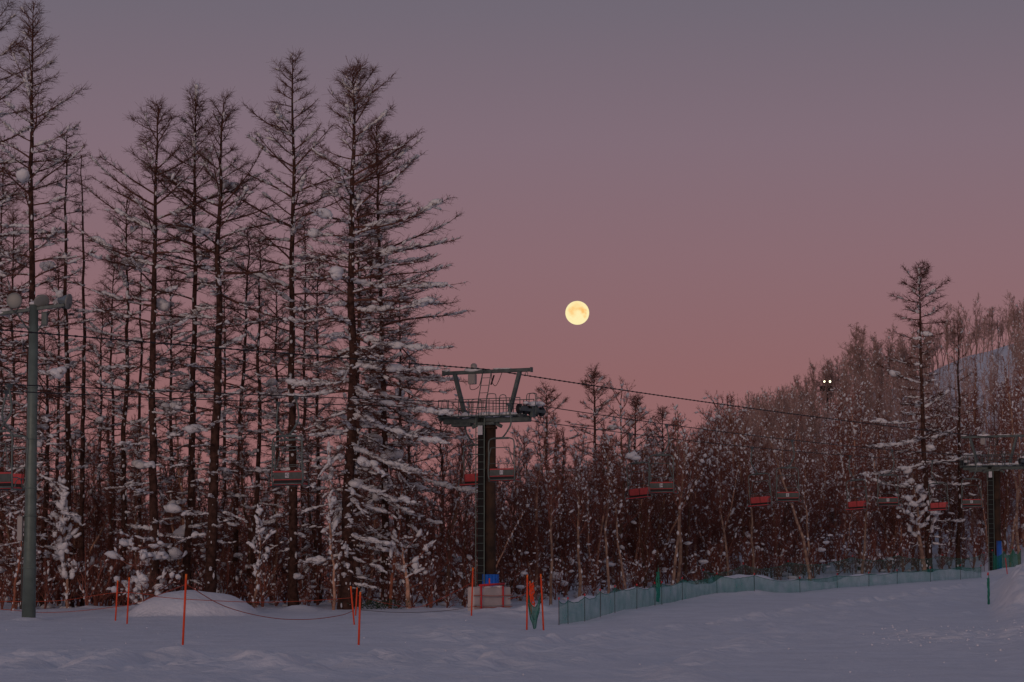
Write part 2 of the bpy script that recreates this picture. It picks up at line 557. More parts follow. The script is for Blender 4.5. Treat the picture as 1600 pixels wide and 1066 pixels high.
# ------------------------------------------------------------------ moon
def build_moon():
    c = W(902, 489, 4000)
    V, Fc = ICO[6]
    rad = 18.6 / F * (c - Vector((0, 0, CAMZ))).length
    m = bpy.data.materials.new('moon_surface')
    m.use_nodes = True
    t = m.node_tree
    t.nodes.clear()
    o = N(t, 'ShaderNodeOutputMaterial')
    e = N(t, 'ShaderNodeEmission')
    at = N(t, 'ShaderNodeAttribute')
    at.attribute_name = 'seas'
    r = ramp(t, [(0, (1.0, .86, .46)), (.5, (1.0, .70, .30)), (1, (.98, .54, .18))])
    t.links.new(at.outputs['Fac'], r.inputs[0])
    t.links.new(r.outputs[0], e.inputs[0])
    t.links.new(e.outputs[0], o.inputs[0])
    me = mesh_np('moon', V * rad, [Fc], m)
    x, y = V[:, 0], V[:, 2]
    sea = np.zeros(len(V))
    for (a_, b_, w_, h_) in ((.42, .22, .18, .8), (.48, .0, .17, .9), (.68, -.12, .10, .6), (.70, .16, .10, .6), (.62, -.38, .13, .6), (.18, .28, .17, .5), (-.02, .20, .15, .5), (-.35, .34, .24, .6), (-.52, .02, .22, .55),
                             (-.42, -.22, .20, .45), (.05, .66, .30, .35), (-.68, .2, .14, .5)):
        sea = sea + h_ * np.exp(-((x - a_) ** 2 + (y - b_) ** 2) / w_ ** 2)
    sea = np.clip(sea * (1 + .5 * fbm(x * 5 + 9, y * 5 + 4, 3)) + .25 * fbm(x * 7, y * 7, 3), 0, 1)
    att = me.attributes.new('seas', 'FLOAT', 'POINT')
    att.data.foreach_set('value', sea.astype(np.float32))
    ob = link('moon', me, loc=c)
    tag(ob, 'full yellow moon with orange seas low in the pink sky', 'moon')
build_moon()

# ------------------------------------------------------------------ trees
def unit(v):
    return v / (np.linalg.norm(v, axis=-1, keepdims=True) + 1e-9)

def larch(name, px, py_top, Y, r0, prof, label, seed, lean=0.0, bias=0.0, snow=1.0, dens=1.0, extra=(), group='snowy larches', tw=1.0, px_top=None, kind='larch', base_dz=-.15):
    """prof: list of (t, length, elevation in degrees); lean metres sideways at the top; extra: (t, azimuth deg, length, elev deg, snow) limbs"""
    rng = np.random.RandomState(seed)
    base = G(px, Y, base_dz)
    top = W(px_top if px_top is not None else px, py_top, Y)
    H = top.z - base.z
    lx = top.x - base.x + lean
    pt = np.array([p[0] for p in prof]); pl = np.array([p[1] for p in prof]); pe = np.array([p[2] for p in prof])
    K = 26
    s = np.linspace(0, 1, K)
    wob = np.cumsum(rng.randn(K, 2) * .035, 0)
    wob -= wob[0]
    wob -= s[:, None] * wob[-1]
    TP = np.stack([lx * s + wob[:, 0], wob[:, 1], H * s], 1)
    TR = r0 * (1 - s) ** .75 * (1 + .35 * np.exp(-s * 30)) + .012
    trunk = Geo(); crown = Geo(); sn = Geo()
    trunk.tubes(TP, TR, 9)
    def trunk_at(t):
        return np.array([np.interp(t, s, TP[:, i]) for i in range(3)])
    # limbs
    limbs = []
    t = prof[0][0]
    az = rng.rand() * 6.28
    while t < .992:
        L = np.interp(t, pt, pl)
        limbs.append((t, az, L * (.55 + .6 * rng.rand()), np.interp(t, pt, pe) + rng.randn() * 9, None))
        az += 2.4 + rng.randn() * .5
        t += (.16 + .17 * rng.rand()) / H / dens * (1 if t < .9 else .55)
    for (t, a, L, e, q) in extra:
        limbs.append((t, math.radians(a), L, e, q))
    S_P, S_R, T_P, T_R = [], [], [], []
    C, SS, DD = [], [], []
    C2, S2, D2 = [], [], []
    for (t, az, L, e, q) in limbs:
        if q is None:
            L *= 1 + bias * math.cos(az)
        if L < .15: continue
        m = 10
        u = np.linspace(0, 1, m)
        curve = rng.uniform(.05, .4) if t > .35 else rng.uniform(-.35, .35)
        el = math.radians(e) + (u - .15) * curve * (1.0 if L > 1 else .3) - .25 * np.sin(u * 3.1) * (L > 2.2) * (t < .75)
        if q is not None:
            el = math.radians(e) + (u - .3) * .35
        a = az + np.cumsum(rng.randn(m) * .09)
        d = np.stack([np.cos(a) * np.cos(el), np.sin(a) * np.cos(el), np.sin(el)], 1)
        P = trunk_at(t) + np.concatenate([[[0, 0, 0]], np.cumsum(d[:-1] * L / (m - 1), 0)])
        rb = .011 + .0085 * L
        R = rb * (1 - u) ** .8 + .006
        crown.tubes(P, R, 5)
        # side shoots
        ns = max(3, int(L / .115 * (1 if t > .25 else .75)))
        us = np.sort(rng.uniform(.12, 1, ns))
        tang = unit(np.stack([np.interp(us, u, d[:, i]) for i in range(3)], 1))
        pos = np.stack([np.interp(us, u, P[:, i]) for i in range(3)], 1)
        lat = unit(np.cross(tang, [0, 0, 1.]))
        sg = np.where(np.arange(ns) % 2, 1, -1)[:, None]
        dr = unit(tang * rng.uniform(.35, 1.0, (ns, 1)) + lat * sg * rng.uniform(.4, 1.0, (ns, 1)) + np.array([0, 0, 1.]) * rng.uniform(-.35, .45, (ns, 1)))
        ln = (.16 + .34 * L * (1 - us) * .8 + .12) * rng.uniform(.5, 1.15, ns)
        ln = np.minimum(ln, 1.25)
        uu = np.linspace(0, 1, 4)
        bend = np.array([0, 0, 1.]) * rng.uniform(-.25, .25, (ns, 1))
        SPp = pos[:, None] + dr[:, None] * (ln[:, None, None] * uu[None, :, None]) + bend[:, None] * (ln[:, None, None] * (uu ** 2)[None, :, None])
        S_P.append(SPp); S_R.append((.0085 + .004 * ln)[:, None] * (1 - .55 * uu)[None] * tw)
        # twigs
        nt_ = 10
        ut = rng.uniform(.1, 1, (ns, nt_))
        tp = pos[:, None] + dr[:, None] * (ln[:, None] * ut)[..., None] + bend[:, None] * (ln[:, None] * ut ** 2)[..., None]
        td = unit(dr[:, None] + rng.randn(ns, nt_, 3) * np.array([.75, .75, .65]))
        tl = rng.uniform(.08, .36, (ns, nt_)) * (.7 + .5 * (t > .8))
        tp, td, tl = tp.reshape(-1, 3), td.reshape(-1, 3), tl.reshape(-1)
        TPp = np.stack([tp, tp + td * tl[:, None]], 1)
        T_P.append(TPp); T_R.append(np.tile([.0052 * tw, .0032 * tw], (len(tp), 1)))
        # snow pads lying on the limb
        ps = snow * (q if q is not None else 1) * np.interp(t, [0, .15, .6, .85, 1], [.9, 1.0, .75, .35, .1])
        if L > .5:
            npad = rng.poisson(ps * L * 1.5)
            for _ in range(npad):
                u0 = rng.uniform(.05, .92)
                plen = rng.uniform(.10, .7) * (1.4 if q else 1)
                w = (.03 + .085 * rng.rand() ** 1.6) * (1.45 if q else 1)
                k = max(2, int(plen / (w * .7)))
                uk = np.clip(u0 + np.linspace(-.5, .5, k) * plen / L, 0, 1)
                pk = np.stack([np.interp(uk, u, P[:, i]) for i in range(3)], 1)
                dk = np.stack([np.interp(uk, u, d[:, i]) for i in range(3)], 1)
                ww = w * (.55 + .45 * np.sin(np.linspace(.5, 2.7, k))) * rng.uniform(.75, 1.3, k)
                pk = pk + rng.randn(k, 3) * w * .22
                pk[:, 2] += ww * .45
                C.append(pk); SS.append(np.stack([ww * 1.35, ww * 1.1, ww * .75], 1)); DD.append(dk)
            if rng.rand() < ps * .09 * min(1, L / 2):
                u0 = rng.uniform(.15, .9)
                pk = np.array([[np.interp(u0, u, P[:, i]) for i in range(3)]])
                w = rng.uniform(.16, .30)
                pk = np.repeat(pk, 3, 0) + rng.randn(3, 3) * w * np.array([.55, .55, .2])
                pk[:, 2] += w * .4
                C2.append(pk); S2.append(np.full((3, 3), w) * np.array([1.2, 1., .75]) * rng.uniform(.6, 1.1, (3, 1))); D2.append(np.repeat(d[5:6], 3, 0))
        # small pads on side shoots
        sel = rng.rand(ns) < ps * .38
        if sel.any():
            pk = (SPp[sel, 1] + SPp[sel, 2]) / 2
            ww = .02 + .06 * rng.rand(sel.sum()) ** 2
            pk = pk + np.array([0, 0, 1.]) * ww[:, None] * .5
            C.append(pk); SS.append(np.stack([ww * rng.uniform(1.5, 4, len(ww)), ww, ww * .7], 1)); DD.append(dr[sel])
    crown.tubes(np.concatenate(S_P), np.concatenate(S_R), 3)
    crown.tubes(np.concatenate(T_P), np.concatenate(T_R), 3)
    # flecks plastered on the trunk
    nf = int(H * 2.4 * snow) + 3
    tf = rng.rand(nf) * .9
    af = rng.uniform(-2.9, -.2, nf)
    rf = np.interp(tf, s, TR)
    ctr = np.stack([np.interp(tf, s, TP[:, i]) for i in range(3)], 1)
    wf = .015 + .06 * rng.rand(nf) ** 2.5
    C.append(ctr + np.stack([np.cos(af) * rf, np.sin(af) * rf, 0 * rf], 1))
    SS.append(np.stack([wf * .6, wf, wf * rng.uniform(.8, 3, nf)], 1)); DD.append(np.stack([np.cos(af), np.sin(af), 0 * af], 1))
    sn.lumps(np.concatenate(C), np.concatenate(SS), np.concatenate(DD), 1, .25, rng)
    if C2:
        sn.lumps(np.concatenate(C2), np.concatenate(S2), np.concatenate(D2), 2, .22, rng)
    root = empty(name, base)
    tag(root, label, 'tree', group)
    link('trunk', trunk.mesh('trunk', M['bark']), root)
    link('crown', crown.mesh('crown', M['twig']), root)
    link('snow_load', sn.mesh('snow_load', M['clump']), root)['kind'] = 'stuff'
    return root

TALL = [(.05, 1.1, -12), (.2, 2.2, -8), (.4, 2.8, 2), (.6, 3.0, 14), (.75, 2.6, 26), (.86, 1.9, 34), (.93, 1.0, 40), (1, .25, 60)]
def scale_prof(p, k, ek=0):
    return [(a, b * k, c + ek) for a, b, c in p]
GRP = 'tall larches at the edge of the piste'
FORKY = [(.06, 1.0, -12), (.2, 1.9, -8), (.35, 2.2, -3), (.5, 2.5, 5), (.68, 3.2, 20), (.78, 3.4, 28), (.86, 2.3, 34), (.90, .9, 40), (.93, 1.3, 48), (1, .5, 70)]
larch('larch_tree', 45, 2, 106, .21, scale_prof(TALL, 1.05), 'tall fully branched larch standing just behind the floodlight mast', 1, group=GRP, snow=1.0, px_top=52, dens=1.1)
larch('larch_tree', -28, -60, 109, .22, scale_prof(TALL, 1.15), 'tall larch cut by the left edge of the photo, only its right branches showing', 21, group=GRP, snow=1.1, bias=.15)
larch('larch_tree', 70, 520, 113, .15, scale_prof(TALL, .7), 'slim low larch between the floodlight mast and the snapped snag, tip hidden in branches', 22, group=GRP, snow=1.0)
larch('larch_tree', 113, 205, 110, .15, [(.1, .6, -10), (.4, 1.0, 0), (.7, 1.0, 5), (.93, .7, 10), (.97, .9, 10), (1, .2, 30)], 'narrow broken-topped larch with short branches and a snow cap on its tip', 2, group=GRP, snow=1.1, px_top=105, dens=.8)
larch('larch_tree', 130, 242, 112, .12, [(.1, .4, 0), (.5, .45, 5), (.9, .35, 10), (1, .1, 20)], 'bare snag like a thin dark pole with only stubs of branches', 3, group=GRP, snow=.6, px_top=128, dens=.55)
larch('larch_tree', 198, 312, 110, .14, [(.1, .5, -8), (.35, 1.0, 0), (.6, 1.7, 8), (.75, 2.4, 14), (.88, 1.6, 28), (.95, .8, 45), (1, .3, 60)], 'shorter larch with wide snow-loaded lower limbs, right of the pole-like snag', 4, group=GRP, snow=1.1)
larch('larch_tree', 222, 330, 116, .09, [(.2, .3, 0), (.9, .3, 10), (1, .1, 20)], 'thin reddish dead trunk close beside the flat-topped larch', 23, group=GRP, snow=.5, dens=.4)
larch('larch_tree', 240, 166, 106, .20, FORKY, 'larch with a round broom of twigs on top and long arms rising left', 5, group=GRP, px_top=248, snow=.9, dens=.95,
      extra=[(.68, 178, 4.4, 24, .8), (.75, 175, 3.9, 30, .7), (.80, 182, 3.4, 34, .6), (.60, 172, 3.6, 14, .9), (.86, 8, 2.4, 30, .3), (.72, 5, 2.6, 25, .5)])
larch('larch_tree', 296, 152, 108, .17, FORKY, 'slender larch with thin leader, third tall trunk from the big right-hand larches', 6, group=GRP, px_top=306, snow=.95, dens=1.0)
larch('larch_tree', 331, 160, 105, .23, FORKY, 'thick-trunked larch with a steep forked arm to the right of its bushy tip', 7, group=GRP, px_top=350, snow=.95, dens=.95,
      extra=[(.79, 5, 3.0, 52, .3), (.76, -4, 3.2, 18, .4), (.66, 4, 5.2, 6, .9), (.70, 176, 3.2, 22, .8), (.62, -8, 4.2, -22, .9)])
larch('larch_tree', 368, 350, 112, .12, scale_prof(TALL, .55), 'thin leaning larch that slants up to the right between two thicker trunks', 8, group=GRP, px_top=386, snow=.9, dens=.7)
larch('larch_tree', 402, 368, 111, .12, scale_prof(TALL, .5), 'thin straight larch left of the tall trunk behind the lift chair', 9, group=GRP, px_top=405, snow=.9, dens=.7)
larch('larch_tree', 461, 90, 107, .19, [(.06, 1.0, -12), (.25, 2.0, -8), (.45, 2.5, 3), (.6, 3.0, 16), (.72, 3.1, 25), (.84, 2.5, 30), (.905, .9, 20), (.95, 1.0, 30), (1, .3, 55)],
      'tall larch with a thin spire and open tiers, behind the lift chair with plate 42', 10, group=GRP, px_top=457, snow=.9,
      extra=[(.855, 178, 2.5, 30, .6), (.80, 180, 2.3, 30, .5), (.72, 2, 2.4, 25, .9), (.69, 176, 4.5, 30, .5), (.58, 180, 5.6, 24, .9)])
BIG = [(.05, .9, -14), (.15, 1.8, -14), (.3, 2.8, -8), (.45, 3.4, 0), (.6, 3.5, 8), (.72, 3.0, 18), (.83, 2.3, 26), (.92, 1.5, 34), (.97, .9, 50), (1, .3, 70)]
larch('larch_tree', 540, 104, 104, .25, BIG, 'biggest larch, broad and snow-laden, its limbs reaching out towards the near pylon', 12, group=GRP, px_top=552, snow=1.4, bias=.2, dens=1.6,
      extra=[(.70, 2, 4.6, 10, 1.6), (.655, -6, 4.5, 4, 1.5), (.60, 3, 4.6, -4, 1.6), (.55, -10, 4.4, 0, 1.8), (.50, 4, 4.4, -10, 1.8), (.45, -8, 3.8, -6, 2), (.42, 170, 2.8, -4, 2),
             (.40, 2, 4.2, -16, 2), (.36, -15, 4.4, -20, 2), (.33, 185, 2.6, -8, 2), (.30, -5, 3.6, -22, 2.2), (.24, -10, 3.0, -22, 1.6), (.14, 0, 2.0, -14, 1.8), (.10, 175, 2.0, -8, 2), (.78, 0, 3.4, 22, 1)])
larch('larch_tree', 560, 300, 109, .15, scale_prof(TALL, .8), 'larch trunk pressed close behind the biggest larch', 24, group=GRP, snow=1.1, bias=.2)
larch('larch_tree', 602, 195, 110, .17, scale_prof(BIG, .95), 'snowy larch behind the biggest one, on its side towards the pylon', 13, group=GRP, px_top=588, snow=1.3, bias=.2, dens=1.4,
      extra=[(.30, 0, 4.6, -20, 1.7), (.38, 2, 4.2, -12, 1.6), (.22, -5, 3.0, -22, 1.5), (.48, 0, 3.2, -6, 1.6)])
# fillers between the tall ones: slim larch trunks deeper in the wood
for k, (px, py, Y, lab) in enumerate([
        (20, 330, 120, 'slim larch deep in the wood behind the far left trunk, left of the mast'),
        (160, 470, 124, 'slim larch deep in the wood in the gap right of the bare snag'),
        (268, 420, 121, 'slim larch deep in the wood just right of the broom-tipped larch'),
        (430, 420, 122, 'slim larch deep in the wood, left of the spire-topped larch'),
        (500, 400, 120, 'slim larch deep in the wood, between the spire-topped and the biggest larch'),
        (640, 560, 124, 'low slim larch deep in the wood, right of the biggest larch'),
        (690, 640, 126, 'low slim larch nearest to the left side of the lift pylon'),
        (5, 250, 125, 'slim larch deep in the wood at the very left edge'),
        (90, 400, 127, 'slim larch deep in the wood, just right of the floodlights'),
        (180, 400, 129, 'slim larch deep in the wood behind the wide-limbed shorter larch'),
        (350, 430, 130, 'slim larch deep in the wood right of the thick-trunked larch'),
        (475, 330, 131, 'slim larch deep in the wood just right of the spire-topped larch'),
        (580, 350, 127, 'slim larch deep in the wood behind the gap of the two big larches'),
        (625, 430, 130, 'slim larch deep in the wood seen through the ends of the big limbs')]):
    larch('larch_tree', px, py, Y, .11, scale_prof(TALL, .62), lab, 40 + k, group=GRP, snow=.75, dens=1.1)

# larches away from the wood's edge
G2 = 'larches rising from the thicket'
P2 = [(.1, .8, -5), (.35, 2.0, 0), (.55, 2.3, 12), (.75, 1.9, 25), (.9, 1.1, 38), (1, .25, 60)]
larch('larch_tree', 928, 578, 200, .2, scale_prof(P2, 1.35), 'distant larch with a pointed crown, tallest of those right of the pylon', 50, group=G2, snow=.9, tw=1.6)
larch('larch_tree', 853, 604, 195, .18, scale_prof(P2, 1.3), 'distant larch just right of the pylon platform', 51, group=G2, snow=.9, tw=1.6)
larch('larch_tree', 993, 622, 205, .18, scale_prof(P2, 1.25), 'distant larch lower than its left neighbour, above the first red seats', 52, group=G2, snow=.9, tw=1.6)
larch('larch_tree', 1035, 640, 210, .16, scale_prof(P2, 1.1), 'small distant larch at the dip of the skyline', 53, group=G2, snow=.9, tw=1.6)
P3 = [(.1, 1.2, -10), (.25, 2.2, -8), (.42, 2.4, -4), (.55, 2.2, 4), (.62, 1.5, 10), (.72, 1.2, 4), (.8, 1.8, 8), (.88, 2.1, 24), (.93, 1.8, 38), (.97, 1.2, 52), (1, .3, 65)]
larch('larch_tree', 1449, 419, 164, .21, P3, 'lone tall round-topped larch standing before the hill, left of the far pylon', 54, group=G2, snow=1.1, dens=1.0, px_top=1436, tw=1.5,
      extra=[(.62, 178, 3.0, 22, 1.6), (.50, 180, 3.2, -4, 2), (.44, 176, 3.9, -10, 2.2), (.44, 4, 2.4, 14, 2), (.54, 5, 2.4, 30, 1.6), (.36, 5, 3.8, 8, 2.2), (.36, 178, 4.4, -12, 2.4), (.28, 175, 3.6, 6, 2.4), (.22, 182, 3.9, 8, 2.4), (.18, 8, 2.5, -5, 2.2), (.3, 0, 2.6, -6, 2.2), (.68, 180, 2.2, 10, .9)])
larch('larch_tree', 1496, 500, 168, .16, scale_prof(P2, .7), 'slim larch between the lone tall larch and the far pylon', 55, group=G2, snow=1.0, dens=.6)

# ---- bare broadleaved trees
def bare_tree(seed, H, r0, nl, spread, twig_r=.007, n2=7, n3=6, clumps=230, asc=(25, 65), k3=3, low=.2, csub=1, csz=(.035, .12), trunk_sides=7, mult=1):
    rng = np.random.RandomState(seed)
    trunk = Geo(); crown = Geo(); sn = Geo()
    stems = []
    K = 12
    s = np.linspace(0, 1, K)
    for q in range(mult):
        wob = np.cumsum(rng.randn(K, 2) * .07 * H / 9, 0)
        wob -= wob[0]
        ld = rng.randn(2) * (.05 + .12 * (mult > 1)) * H
        hh = H * (1 if q == 0 else rng.uniform(.6, .9))
        TP = np.stack([wob[:, 0] + ld[0] * s ** 1.3, wob[:, 1] + ld[1] * s ** 1.3, hh * s], 1)
        TR = r0 * (1 if q == 0 else .7) * (1 - s) ** .8 + .012
        trunk.tubes(TP, TR, trunk_sides)
        stems.append((TP, TR))
    cl, cd = [], []
    L_P, L_R, L_D, L_L = [], [], [], []
    for i in range(nl):
        TP, TR = stems[rng.randint(mult)]
        t = low + (1 - low) * (i + rng.rand()) / nl * .98
        az = i * 2.4 + rng.randn() * .5
        L = spread * (1.15 - .75 * t) * rng.uniform(.6, 1.25)
        e = math.radians(rng.uniform(*asc))
        m = 7
        u = np.linspace(0, 1, m)
        a = az + np.cumsum(rng.randn(m) * .16)
        el = e + np.cumsum(rng.randn(m) * .14) + u * .2
        d = np.stack([np.cos(a) * np.cos(el), np.sin(a) * np.cos(el), np.sin(el)], 1)
        p0 = np.array([np.interp(t, s, TP[:, k]) for k in range(3)])
        P = p0 + np.concatenate([[[0, 0, 0]], np.cumsum(d[:-1] * L / (m - 1), 0)])
        rr = (.010 + .011 * L) * (1 - u) ** .8 + .006
        L_P.append(P); L_R.append(rr); L_D.append(d); L_L.append(L)
    L_P, L_R, L_D, L_L = map(np.array, (L_P, L_R, L_D, L_L))
    crown.tubes(L_P, L_R, 4)
    def sub(P, D, L, nn, ratio, r, k):
        """nn side shoots on every polyline P (n,m,3)"""
        n, m, _ = P.shape
        u = rng.uniform(.15, 1, (n, nn))
        f = u * (m - 1); i0 = np.minimum(f.astype(int), m - 2); fr = (f - i0)[..., None]
        ar = np.arange(n)[:, None]
        p = P[ar, i0] * (1 - fr) + P[ar, i0 + 1] * fr
        d0 = D[ar, i0]
        d = unit(d0 * .75 + rng.randn(n, nn, 3) * .62 + np.array([0, 0, .25]))
        l = L[:, None] * ratio * (1.15 - u * .6) * rng.uniform(.5, 1.2, (n, nn))
        uu = np.linspace(0, 1, k)
        bend = rng.randn(n, nn, 3) * .22 + np.array([0, 0, .12])
        Q = p[:, :, None] + d[:, :, None] * (l[..., None, None] * uu[:, None]) + bend[:, :, None] * (l[..., None, None] * (uu ** 2)[:, None])
        Q = Q.reshape(-1, k, 3)
        l = l.reshape(-1)
        R = (r + .003 * l)[:, None] * (1 - .5 * uu)
        crown.tubes(Q, R, 3)
        DD = unit(np.gradient(Q, axis=1))
        return Q, DD, l
    Q2, D2, l2 = sub(L_P, L_D, L_L, n2, .48, twig_r * 1.3, 4)
    Q3, D3, l3 = sub(Q2, D2, l2, n3, .5, twig_r * .85, k3)
    # snow caught on forks and twigs
    if clumps:
        a = L_P.reshape(-1, 3); b = Q2.reshape(-1, 3); c = Q3[:, -1]
        n1, n2_ = clumps // 3, clumps // 2
        ia, ib, ic = rng.randint(len(a), size=n1), rng.randint(len(b), size=n2_), rng.randint(len(c), size=max(1, clumps - n1 - n2_))
        pts = np.concatenate([a[ia], b[ib], c[ic]])
        DDs = np.concatenate([unit(np.gradient(L_P, axis=1)).reshape(-1, 3)[ia], D2.reshape(-1, 3)[ib], unit(rng.randn(len(ic), 3))])
        w = csz[0] + (csz[1] - csz[0]) * rng.rand(len(pts)) ** 3.0
        el = np.concatenate([rng.uniform(1.0, 4.0, n1) * rng.uniform(.5, 1, n1), rng.uniform(.9, 2.4, n2_), rng.uniform(.8, 1.4, len(ic))])
        el = np.where(w > .6 * csz[1], np.minimum(el, 1.9), el)
        pts = pts + np.array([0, 0, 1.]) * w[:, None] * .45
        sn.lumps(pts, np.stack([w * el, w * .95, w * rng.uniform(.55, .95, len(w))], 1), DDs, csub, .36, rng)
        for TP, TR in stems:
            nf = clumps // 8
            tf = rng.rand(nf); af = rng.rand(nf) * 6.28
            ctr = np.stack([np.interp(tf, s, TP[:, i]) for i in range(3)], 1)
            rf = np.interp(tf, s, TR)
            wf = rng.uniform(.02, .07, nf)
            sn.lumps(ctr + np.stack([np.cos(af) * rf, np.sin(af) * rf, 0 * rf], 1), np.stack([wf, wf, wf * 1.6], 1), None, 1, .2, rng)
    return trunk, crown, sn
def make_tree(name, label, group, geo, mt, mc, loc, rz=0.0, s=1.0):
    t, c, sn = geo
    root = empty(name, loc, rz)
    root.scale = (s, s, s)
    tag(root, label, 'tree', group)
    link('trunk', t.mesh('trunk', mt), root)
    link('crown', c.mesh('crown', mc), root)
    if sn.n:
        link('snow_load', sn.mesh('snow_load', M['clump']), root)['kind'] = 'stuff'
    return root

rng = np.random.RandomState(77)
protoA = []
for k in range(8):
    H = (8.5, 9.5, 10.5, 9, 8, 10, 7.5, 9)[k]
    geo = bare_tree(100 + k, H, .085 + .012 * (k % 3), 34, (2.3, 2.0, 2.6, 1.8, 2.4, 2.1, 2.7, 1.6)[k], clumps=(300, 150, 380, 90, 260, 320, 200, 120)[k], n2=10, n3=9, asc=((35, 78), (50, 85), (20, 70), (60, 88), (35, 75), (40, 80), (15, 65), (62, 88))[k], twig_r=.0062, csz=(.018, (.085, .065, .10, .055, .09, .08, .125, .06)[k]), mult=(1, 2, 1, 3, 2, 1, 2, 1)[k], low=.12)
    protoA.append([geo, H, None])
def place_proto(k, loc, rz, s, label, group, name='bare_tree'):
    geo, H, root = protoA[k]
    if root is None:
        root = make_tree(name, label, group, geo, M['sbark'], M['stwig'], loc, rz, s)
        protoA[k][2] = root
        return root
    c = copy_tree(root)
    c.name = name
    c.location = loc
    c.rotation_euler = (0, 0, rz)
    c.scale = (s, s, s * 1.0)
    tag(c, label, 'tree', group)
    return c
FDX = [-60, 0, 560, 760, 873, 984, 1175, 1328, 1457, 1540, 1640]
FDD = [108, 108, 108, 112, 118, 127, 141, 154, 166, 173, 180]
def front(px):
    return float(np.interp(px, FDX, FDD))
RSPOT = [(820, 'just right of the near pylon'), (900, 'behind the orange poles and hanging net'), (965, 'left of the first red seat'), (1060, 'behind the first pair of chairs past the pylon'),
         (1150, 'between the first and second pairs of chairs'), (1245, 'behind the second pair of chairs past the pylon'), (1315, 'around the tall double-stemmed birch'),
         (1410, 'behind the third pair of chairs past the pylon'), (1475, 'around the foot of the lone tall larch'), (1535, 'left of the far pylon'), (1700, 'at and beyond the far pylon')]
LSPOT = [(40, 'left of the floodlight mast'), (150, 'just right of the floodlight mast'), (220, 'behind the pair of orange poles'), (310, 'behind the left half of the snow mound'),
         (400, 'behind the right half of the snow mound'), (480, 'under the spire-topped larch'), (580, 'around the biggest larch'), (680, 'between the big larches and the barrier'), (900, 'beside the near pylon')]
def spot(px, tab):
    return next(t for lim, t in tab if px < lim)
# the thicket right of the pylon, up to the foot of the hill
for i in range(185):
    px = 770 + (i * .61803 % 1) * 880
    d = front(px) + 2 + 62 * rng.rand() ** 1.25
    s = rng.uniform(.75, 1.08)
    if px < 1000: s *= np.interp(px, [770, 1000], [.82, .95])
    row = min(2, int((d - front(px)) / 16))
    place_proto(rng.randint(8), G(px, d, -.1), rng.rand() * 6.28, s, '%s-row bare thicket tree %s' % (('front', 'middle', 'back')[row], spot(px, RSPOT)), 'thicket trees behind the net')
# brush behind the larches
for i in range(110):
    px = -60 + (i * .61803 % 1) * 850
    d = 112 + 60 * rng.rand() ** 1.2
    s = rng.uniform(.62, 1.0)
    row = 'near' if d < 128 else 'far'
    place_proto(rng.randint(8), G(px, d, -.1), rng.rand() * 6.28, s, 'low bare tree, %s side of the wood, %s' % (row, spot(px, LSPOT)), 'brush trees among the larches')

# pale slender trees one can tell apart
def slim(px, pytop, Y, r, label, seed, m='birch', lean=0, nl=18, spread=1.5, asc=(40, 75), low=.45, clumps=90, name='birch_tree', group=None, mult=1, csz=(.018, .08)):
    base = G(px, Y, -.1)
    H = W(px, pytop, Y).z - base.z
    geo = bare_tree(seed, H, r, nl, spread, clumps=clumps, asc=asc, low=low, n2=8, n3=7, mult=mult, csz=csz)
    o = make_tree(name, label, group, geo, M[m], M['stwig'], base)
    o.rotation_euler = (0, math.radians(lean), 0)
    return o
GB = 'pale slender trees at the front of the thicket'
slim(949, 690, 117, .06, 'slender pale tree rising behind the start of the green net, below the first red seats', 201, group=GB, lean=-2)
slim(980, 700, 122, .05, 'thin pale tree leaning slightly left beneath the first red chair seat', 202, group=GB, lean=-5)
slim(1046, 670, 125, .075, 'thick pale trunk standing under the third ascending lift chair', 203, group=GB)
slim(1058, 640, 127, .09, 'straight pale trunk close to the right of a thicker one, snow-capped fork above', 204, group=GB)
slim(1178, 640, 139, .06, 'slim pale tree bending left above the net, beneath the second red seat', 205, group=GB, lean=-3)
slim(1264, 650, 144, .09, 'pale double-stemmed birch standing alone above the net, tallest of the pale trees', 206, group=GB, mult=2, low=.5)
slim(1140, 700, 136, .06, 'dim pale trunk in the thicket left of the second red seat', 207, group=GB)
slim(860, 690, 112, .06, 'slender pale tree just right of the pylon, behind the orange poles', 208, group=GB)
slim(905, 720, 113, .07, 'pale knotted trunk between the orange poles and the start of the net', 209, group=GB)
slim(1345, 740, 154, .09, 'short pale trunk left of the snow-laden crooked tree', 210, group=GB)
slim(1590, 560, 172, .10, 'pale orange-barked tree at the right edge behind the far pylon', 211, group=GB)
slim(1575, 640, 171, .07, 'thin arching pale tree immediately right of the far pylon', 212, group=GB, lean=8)
slim(1442, 760, 163, .17, 'crooked pale tree with a heavy snow-laden fork, in front of the lone tall larch', 213, low=.3, nl=12, spread=3.2, asc=(5, 45), clumps=170, csz=(.04, .24), group=GB, lean=-4)
GL = 'thin trees at the foot of the larches'
slim(610, 760, 106, .07, 'reddish thin trunk leaning right, between the larches and the white barrier', 214, m='red_bark', lean=5, nl=8, group=GL)
slim(640, 850, 105, .10, 'young forked tree with snow along its dark arms, right of the reddish trunk', 215, m='sbark', nl=10, spread=2.2, low=.25, asc=(20, 60), clumps=140, csz=(.04, .15), group=GL, name='young_tree')
slim(522, 690, 103, .05, 'snow-plastered thin sapling just left of the biggest larch', 216, m='sbark', nl=12, spread=.9, clumps=150, low=.2, csz=(.03, .13), group=GL, name='sapling')
slim(398, 800, 103, .05, 'short snow-plastered sapling left of the spire-topped larch', 217, m='sbark', nl=10, spread=.9, clumps=110, low=.2, csz=(.03, .13), group=GL, name='sapling')
slim(22, 800, 104, .05, 'thin reddish leaning stem left of the floodlight mast', 218, m='red_bark', lean=9, nl=8, group=GL)
